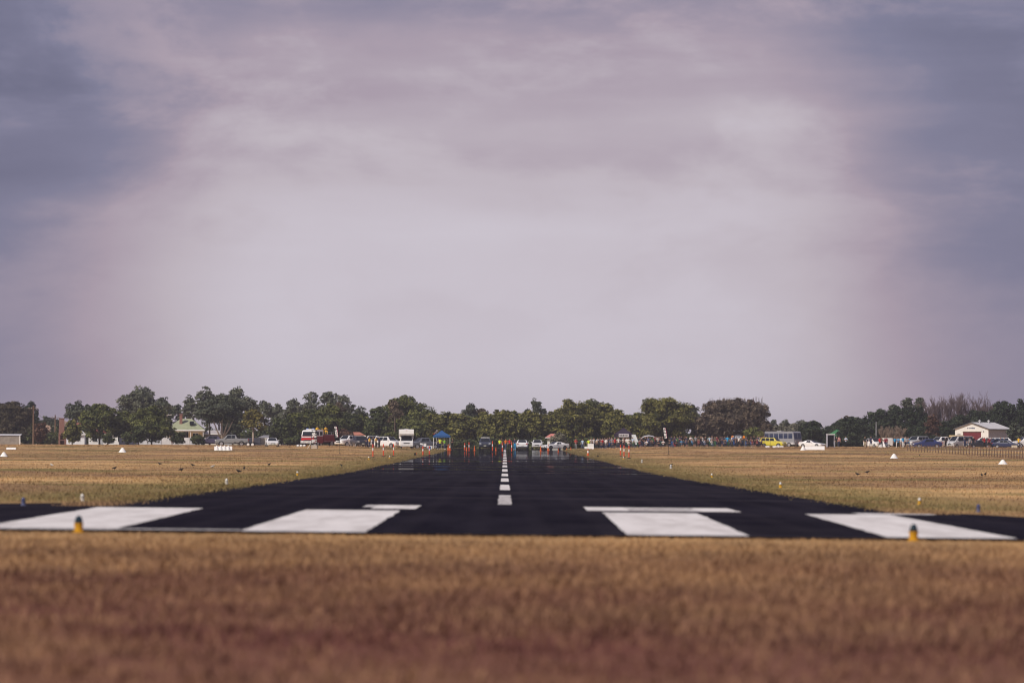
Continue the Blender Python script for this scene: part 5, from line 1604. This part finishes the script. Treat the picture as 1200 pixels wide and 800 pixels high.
t = thing('cool_box', 'white cool box with blue front on the grass by marquee', 'cool box', G(504, 1040))
box_part(t, 'box_body', (0, 0, .26), (.80, .5, .52), WHITE); box_part(t, 'lid', (0, 0, .55), (.84, .54, .07), WHITE); box_part(t, 'front_panel', (-.02, -.255, .27), (.42, .02, .36), mat((.02, .14, .45), .6))
t = thing('cool_box', 'cream storage box on grass before the navy cars', 'cool box', G(1189, 1042))
box_part(t, 'box_body', (0, 0, .22), (.85, .5, .44), mat((.66, .60, .48), .6)); box_part(t, 'lid', (0, 0, .47), (.88, .54, .06), mat((.70, .64, .52), .6))
t = thing('parasol', 'red and white folded parasol behind the blue marquee', 'parasol', G(512, 1060))
b = MB(); b.tube([(0, 0, 0), (0, 0, 3.0)], .025, 6); b.build('pole', WHITE, t)
b = MB(); b.add([(-.45, 0, 2.35), (-.2, -.2, 2.75), (.2, -.1, 3.0), (.25, .2, 2.8), (-.3, .2, 2.4)], [(0, 1, 2, 3, 4)]); o = b.build('canopy', cloth((.72, .62, .62)), t); o.modifiers.new('cloth_thickness', 'SOLIDIFY').thickness = .02
b = MB(); b.box((-.42, -.05, 2.40), (.14, .2, .14)); b.build('tip', cloth(CLO['red']), t)
# white plastic barriers at the crowd's end
for px, w_, lab in ((692.5, .95, 'white plastic road barrier beside the person in hi vis'), (687.5, .6, 'low white barrier end lying by the road barrier')):
    t = thing('road_barrier', lab, 'barrier', G(px, 1038 if px > 690 else 1046))
    h_ = .95 if px > 690 else .5
    b = MB(); b.prismx([(-.26, 0), (.26, 0), (.24, .20), (.10, .40 * h_), (.08, h_), (-.08, h_), (-.10, .40 * h_), (-.24, .20)], -w_ / 2, w_ / 2); b.build('barrier_shell', WHITE, t)
    b = MB(); b.box((0, -.21, .18), (w_ * .5, .06, .08)); b.build('fork_slot', mat((.55, .20, .22), .7), t)
t = thing('box_trailer', 'white box trailer standing by the leafless bush', 'trailer', G(1040, 1060), R(8))
box_part(t, 'box', (0, 0, .95), (1.35, 1.8, 1.15), WHITE); box_part(t, 'drawbar', (.9, 0, .40), (.7, .10, .08), DARKG); box_part(t, 'door', (0, -.91, .95), (1.1, .03, .95), mat((.72, .72, .72), .6))
for sd in (-.7, .7): wheel(t, sd * .0, sd * 1.3, .28, RIM)
t = thing('white_tarp_pile', 'slumped white tarpaulin next to the box trailer', 'tarp', G(1034, 1050))
b = MB(); b.add([(-.8, -.4, 0), (.6, -.5, 0), (.7, .4, 0), (-.7, .5, 0), (-.3, -.2, .55), (.25, -.1, .95), (.3, .25, .85), (-.25, .2, .5)], [(0, 1, 5, 4), (1, 2, 6, 5), (2, 3, 7, 6), (3, 0, 4, 7), (4, 5, 6, 7)]); b.build('tarp_sheet', cloth((.74, .74, .75)), t)

# ================================================================== flags, bollards, cones
feather_flag(398.6, 800, 'black feather flag with white lettering before the fire truck', 1.02)
feather_flag(783.8, 800, 'black feather flag with white lettering in front of the spectators', 1.0)
for px, row in ((437.4, 536), (449.6, 535), (461.6, 534.5)):
    bollard(px, drow(px, row, 500, 760), 1.34, 'tall red bollard with white band on grass towards the camper', 'red and white bollards on the camper side')
for px, row in ((727.5, 534), (731.6, 536), (737.4, 537)):
    bollard(px, drow(px, row, 500, 760), 1.30, 'tall red bollard with white band on grass before the crowd', 'red and white bollards on the crowd side')
for px, d in ((496, 760), (503.6, 780)):
    bollard(px, d, 1.05, 'shorter red and white bollard at the runway edge by the cool box', 'short bollards at the runway edge by the marquee', r=.075)
for px, d, h in ((545, 985, 1.15), (550, 945, 1.35), (577.5, 960, 1.5), (589, 930, 1.35), (600, 940, 1.35)):
    bollard(px, d, h, 'orange and white bollard standing on the far end of runway', 'bollards across the far end of the runway', r=.068)
for px, d, h, w_ in ((525.6, 1030, 1.05, False), (527.6, 1020, 1.05, True), (547, 1000, .7, False), (556.4, 1000, .85, False), (581.5, 1000, .7, False), (634, 985, .95, False),
                     (642.8, 1010, 1.15, True), (654.5, 960, .6, False), (664.5, 1050, .45, False), (669.3, 1048, .6, False)):
    cone(px, d, h * .85, 'orange traffic cone at the far end of the runway', 'orange cones at the runway end', w_)
t = cone(689.4, 760, .9, 'orange and white cone at the runway edge before the barriers', None, True)
t = thing('timing_box', 'small dark timing box on a foot at the runway edge', 'box', G(487, 760)); box_part(t, 'case', (0, 0, .18), (.26, .2, .26), BLACK); box_part(t, 'foot', (0, 0, .03), (.34, .28, .05), DARKG); box_part(t, 'lens', (.12, -.11, .24), (.10, .04, .10), ORANGE)
t = thing('timing_box', 'small dark timing box on the grass past the striped cone', 'box', G(701, 730)); box_part(t, 'case', (0, 0, .12), (.18, .16, .18), BLACK); box_part(t, 'foot', (0, 0, .02), (.26, .22, .04), DARKG)

# ================================================================== airfield markers, lights, birds
for px, row in ((5, 535), (144, 530), (1048, 537), (1175.5, 544)):
    d = drow(px, row, 300, 1000)
    s = d / FPX
    pyramid(px, d, (11 if px > 1100 else 9.5) * s, 5.6 * s, 'white cone shaped airstrip marker on the dry grass', 'white cone markers on the airstrip')
for px, row, l_, lab in ((13.5, 526.5, 11, 'short white gable marker lying near the low grey shed'), (262, 527.3, 21, 'long white gable marker before the trailer'), (955, 527, 23, 'long white gable marker before the low white car'),
                         (912, 524.8, 13, 'white gable marker beside the yellow four wheel drive'), (899.5, 524.8, 5, 'short white marker under the tail of yellow four wheel drive')):
    d = drow(px, row, 600, 1040); s = d / FPX
    pyramid(px, d, 0, (2.4 if l_ < 14 else 4.6) * s, lab, None, 'gable_marker', l_ * s)
pyramid(941.5, drow(941.5, 527.6, 600, 1030), .85, .62, 'white cone marker touching the end of long gable marker', None)
for px in (254.5, 259, 263.5, 268):
    d = drow(262, 527.6, 600, 1040) - 2
    pyramid(px, d, .62, .66, 'small white cone in the row before the trailer', 'small white cones before the trailer')
for px in (93, 1071):
    runway_light(px, 104.0, (.52, .27, .010), (.010, .026, .040), 'yellow threshold light with dark dome in the rough grass', 'threshold lights with yellow bases', .90)
for px, row, c1, c2, s in ((28, 592, (.10, .11, .20), (.05, .06, .16), .95), (1147, 600, (.10, .11, .20), (.05, .06, .16), .95)):
    runway_light(px, drow(px, row, 120, 400), c1, c2, 'blue runway edge light in grass at the edge of the turning pad', 'blue edge lights by the turning pads', s * .68)
for px, row, ye in ((97, 587, 0), (1078, 591, 1), (266, 567.5, 0), (349, 557, 1), (915, 571.5, 1), (834.5, 559.5, 1), (432.5, 538.5, 1), (457, 537.5, 1), (731, 538.5, 1), (786.5, 549, 0), (752.5, 542, 0)):
    runway_light(px, drow(px, row, 120, 760), (.62, .36, .03) if ye else (.55, .53, .50), (.62, .62, .60), 'small %s runway edge light in the grass' % ('yellow based' if ye else 'white'), 'small edge lights along the runway, %s' % ('yellow' if ye else 'white'), .62 if row > 575 else .75 if row > 550 else 1.0)
for px, row, rz in ((135, 551, 20), (187.5, 545.5, 160), (213, 553, 20), (280, 555, 200), (286.5, 551, 80), (316, 546.5, 30), (400.5, 547.5, 120), (787, 546.5, 10), (1005, 558, 150), (1017, 555.5, 10),
                    (1151, 559, 100), (1155, 558, 60), (1078, 534.5, 90), (226, 547, 170)):
    bird(px, drow(px, row, 150, 900), R(rz), 'black bird feeding on the dry paddock grass', 'black birds on the paddock')
for px, row, rz in ((250, 549, 30), (61, 547, 140)):
    bird(px, drow(px, row, 150, 900), R(rz), 'pale bird feeding on the dry paddock grass', 'pale birds on the paddock', True)

# ================================================================== people
def face(a=0):
    return R(random.uniform(-50, 50) + a)
# officials around the vehicles and marquee
for px, d, pose, sh, pa_, wh in ((430.5, 1036, 'hips', 'navy', 'navy', 'beside the black ute'), (433.5, 1034, 'walk', 'yellow', 'navy', 'beside the black ute'), (437.5, 1038, 'stand', 'charcoal', 'navy', 'before the white four wheel drive'),
                                 (441, 1035, 'fold', 'yellow', 'charcoal', 'before the white four wheel drive'), (444.8, 1036, 'stand', 'navy', 'black', 'at the tail of the white wagon'),
                                 (516, 1050, 'hips', 'hi vis yellow', 'navy', 'under the blue marquee'), (521.5, 1048, 'stand', 'lime', 'denim', 'under the blue marquee'), (530.5, 1046, 'fold', 'black', 'black', 'at the leg of the blue marquee'),
                                 (514, 1060, 'fold', 'navy', 'navy', 'at the back of the blue marquee'),
                                 (586, 1042, 'stand', 'hi vis yellow', 'navy', 'on the runway by the dark ute'), (588.5, 1050, 'fold', 'black', 'black', 'on the runway by the dark ute'),
                                 (593, 1030, 'walk', 'orange', 'denim', 'on the runway centreline'), (597.4, 1038, 'hips', 'red', 'black', 'on the runway centreline'), (603.6, 1035, 'stand', 'navy', 'bright blue', 'beside the white sedan on the runway'),
                                 (683, 1046, 'stand', 'light blue', 'denim', 'near the white barriers'), (675.2, 1046, 'fold', 'red', 'grey', 'near the white barriers'), (690, 1044, 'stand', 'hi vis yellow', 'navy', 'at the white road barrier'),
                                 (202, 1138, 'stand', 'orange', 'maroon', 'by the shrubs of the green roofed cottage')):
    person(px, d, pose, face(), sh, pa_, False, wh, None)
segs = [(692, 'by the white barriers'), (704, 'by the white barriers'), (722, 'between barriers and black marquee'), (746, 'by the black marquee'), (774, 'by the silver canopy'), (796, 'near the feather flag'),
        (822, 'under the flat topped tree'), (855, 'under the flat topped tree'), (880, 'by the orange cornered tent'), (905, 'beside the yellow four wheel drive')]
def where_(px):
    for q, w_ in segs:
        if px <= q: return w_
    return segs[-1][1]
# the ones that stand out
KEY = [(692.8, 'white', 'charcoal'), (695.8, 'white', 'black'), (700.2, 'cream', 'black'), (702.4, 'black', 'black'), (706.3, 'red', 'black'), (709, 'black', 'black'), (710.5, 'white', 'grey'), (712.8, 'charcoal', 'black'),
       (717, 'grey', 'denim'), (720.8, 'red', 'black'), (725, 'white', 'charcoal'), (730.6, 'white', 'black'), (736.5, 'white', 'navy'), (742, 'light blue', 'navy'), (752.5, 'black', 'navy'), (757, 'black', 'denim'), (759.5, 'blue', 'navy'),
       (768, 'maroon', 'charcoal'), (771.5, 'white', 'navy'), (774.5, 'navy', 'denim'), (777, 'charcoal', 'denim'), (797, 'navy', 'charcoal'), (805, 'navy', 'navy'), (810, 'white', 'black'), (815.5, 'grey', 'black'),
       (821.5, 'black', 'charcoal'), (823.6, 'white', 'black'), (826.5, 'black', 'black'), (834.6, 'grey', 'green'), (838, 'charcoal', 'green'), (840.5, 'maroon', 'khaki'), (846.5, 'navy', 'navy'), (852.8, 'bright blue', 'charcoal'),
       (860, 'blue', 'charcoal'), (880.5, 'black', 'khaki'), (888, 'navy', 'black'), (891.5, 'charcoal', 'black'), (894.8, 'black', 'black'), (897, 'navy', 'navy')]
for px, sh, pa_ in KEY:
    person(px, random.uniform(1054, 1064), random.choice(['stand', 'fold', 'film', 'hips', 'fold', 'stand']), face(), sh, pa_, random.random() < .25, where_(px), random.choice([None, None, None, 'white', 'black']))
# the rest of the line, two loose rows
DULL = ['black', 'navy', 'charcoal', 'black', 'grey', 'white', 'black', 'denim', 'charcoal', 'navy', 'maroon', 'white', 'navy', 'green', 'charcoal', 'light blue', 'black']
px = 697.0
while px < 899:
    person(px, random.uniform(1066, 1078), random.choice(['stand', 'fold', 'hips', 'film', 'stand']), face(), random.choice(DULL), random.choice(['black', 'navy', 'charcoal', 'black', 'denim']), random.random() < .22, where_(px), random.choice([None, None, None, 'white', 'black']))
    px += random.uniform(2.4, 4.2) if px < 772 else random.uniform(2.8, 6.0)
CHC = {'black': (.014, .014, .016), 'navy': (.022, .03, .075), 'blue': (.03, .11, .34), 'green': (.03, .12, .06), 'red': (.45, .02, .025)}
px = 700.0
while px < 899:
    if not (722 < px < 740) or random.random() < .4:
        c = random.choice(['black', 'navy', 'black', 'navy', 'black', 'green', 'blue'])
        a = face()
        camp_chair(px, 1050, a, CHC[c], f'{c} folding camp chair {where_(px)}')
        person(px, 1050, random.choice(['sit', 'sit2', 'sit']), a, random.choice(DULL + ['bright blue']), random.choice(['black', 'navy', 'charcoal', 'denim']), random.random() < .4, where_(px), random.choice([None, None, 'white', 'black']))
    px += random.uniform(5.0, 8.5)
# smaller groups to the right
for px, d, sh, pa_, wh in ((980.5, 1056, 'black', 'charcoal', 'beside the portable toilet'), (983.5, 1058, 'pink', 'navy', 'beside the portable toilet'), (991.5, 1054, 'light blue', 'black', 'alone before the dark evergreens'),
                           (1014, 1056, 'black', 'khaki', 'by the white car at the windbreak'), (1021, 1052, 'navy', 'navy', 'by the white car at the windbreak'), (1031.5, 1050, 'red', 'black', 'by the white tarpaulin'),
                           (1033.5, 1047, 'black', 'black', 'by the white tarpaulin'), (1037.5, 1050, 'maroon', 'navy', 'by the box trailer'), (1039.4, 1051, 'maroon', 'denim', 'by the box trailer'),
                           (1049, 1050, 'bright blue', 'black', 'in the group by the silver wagon'), (1053, 1046, 'bright blue', 'black', 'in the group by the silver wagon'), (1056.5, 1050, 'white', 'grey', 'in the group by the silver wagon'),
                           (1058.5, 1046, 'bright blue', 'white', 'in the group by the silver wagon'), (1061, 1052, 'white', 'charcoal', 'in the group by the silver wagon'), (1065, 1048, 'bright blue', 'denim', 'in the group by the silver wagon'),
                           (1051.5, 1053, 'grey', 'white', 'in the group by the silver wagon'), (1063.3, 1045, 'grey', 'navy', 'in the group by the silver wagon'), (1108.5, 1046, 'charcoal', 'black', 'between the white ute and silver van'),
                           (1131, 1042, 'navy', 'navy', 'at the rear of the silver van'), (1137, 1042, 'grey', 'charcoal', 'at the rear of the silver van'), (1141, 1044, 'black', 'black', 'at the rear of the silver van'),
                           (1151.5, 1050, 'charcoal', 'black', 'below the maroon hangar door'), (1153.8, 1042, 'red', 'black', 'below the maroon hangar door'), (1157, 1046, 'charcoal', 'maroon', 'below the maroon hangar door'),
                           (1159.5, 1042, 'maroon', 'black', 'below the maroon hangar door'), (1162, 1050, 'navy', 'navy', 'beside the navy wagon'), (1173, 1052, 'pink', 'navy', 'before the hangar side wall'),
                           (1177.5, 1053, 'light blue', 'navy', 'before the hangar side wall'), (1194, 1046, 'yellow', 'navy', 'by the loaded white four wheel drive')):
    person(px, d, random.choice(['stand', 'fold', 'hips', 'walk']), face(), sh, pa_, random.random() < .2, wh, random.choice([None, None, 'white', 'black']))

# ================================================================== air
def haze():
    b = MB(); b.box((0, 3400, 10.5), (12200, 7700, 25))
    m = bpy.data.materials.new('haze_air'); m.use_nodes = True
    nt = m.node_tree; nt.nodes.clear()
    out = nt.nodes.new('ShaderNodeOutputMaterial'); v = nt.nodes.new('ShaderNodeVolumePrincipled')
    v.inputs['Color'].default_value = (.86, .84, .92, 1)
    v.inputs['Density'].default_value = HAZE
    v.inputs['Anisotropy'].default_value = .2
    nt.links.new(v.outputs[0], out.inputs['Volume'])
    o = b.build('haze', m); tag(o, 'thin pale haze in the air over the airstrip', 'haze', None, 'stuff')
HAZE = .00010
haze()
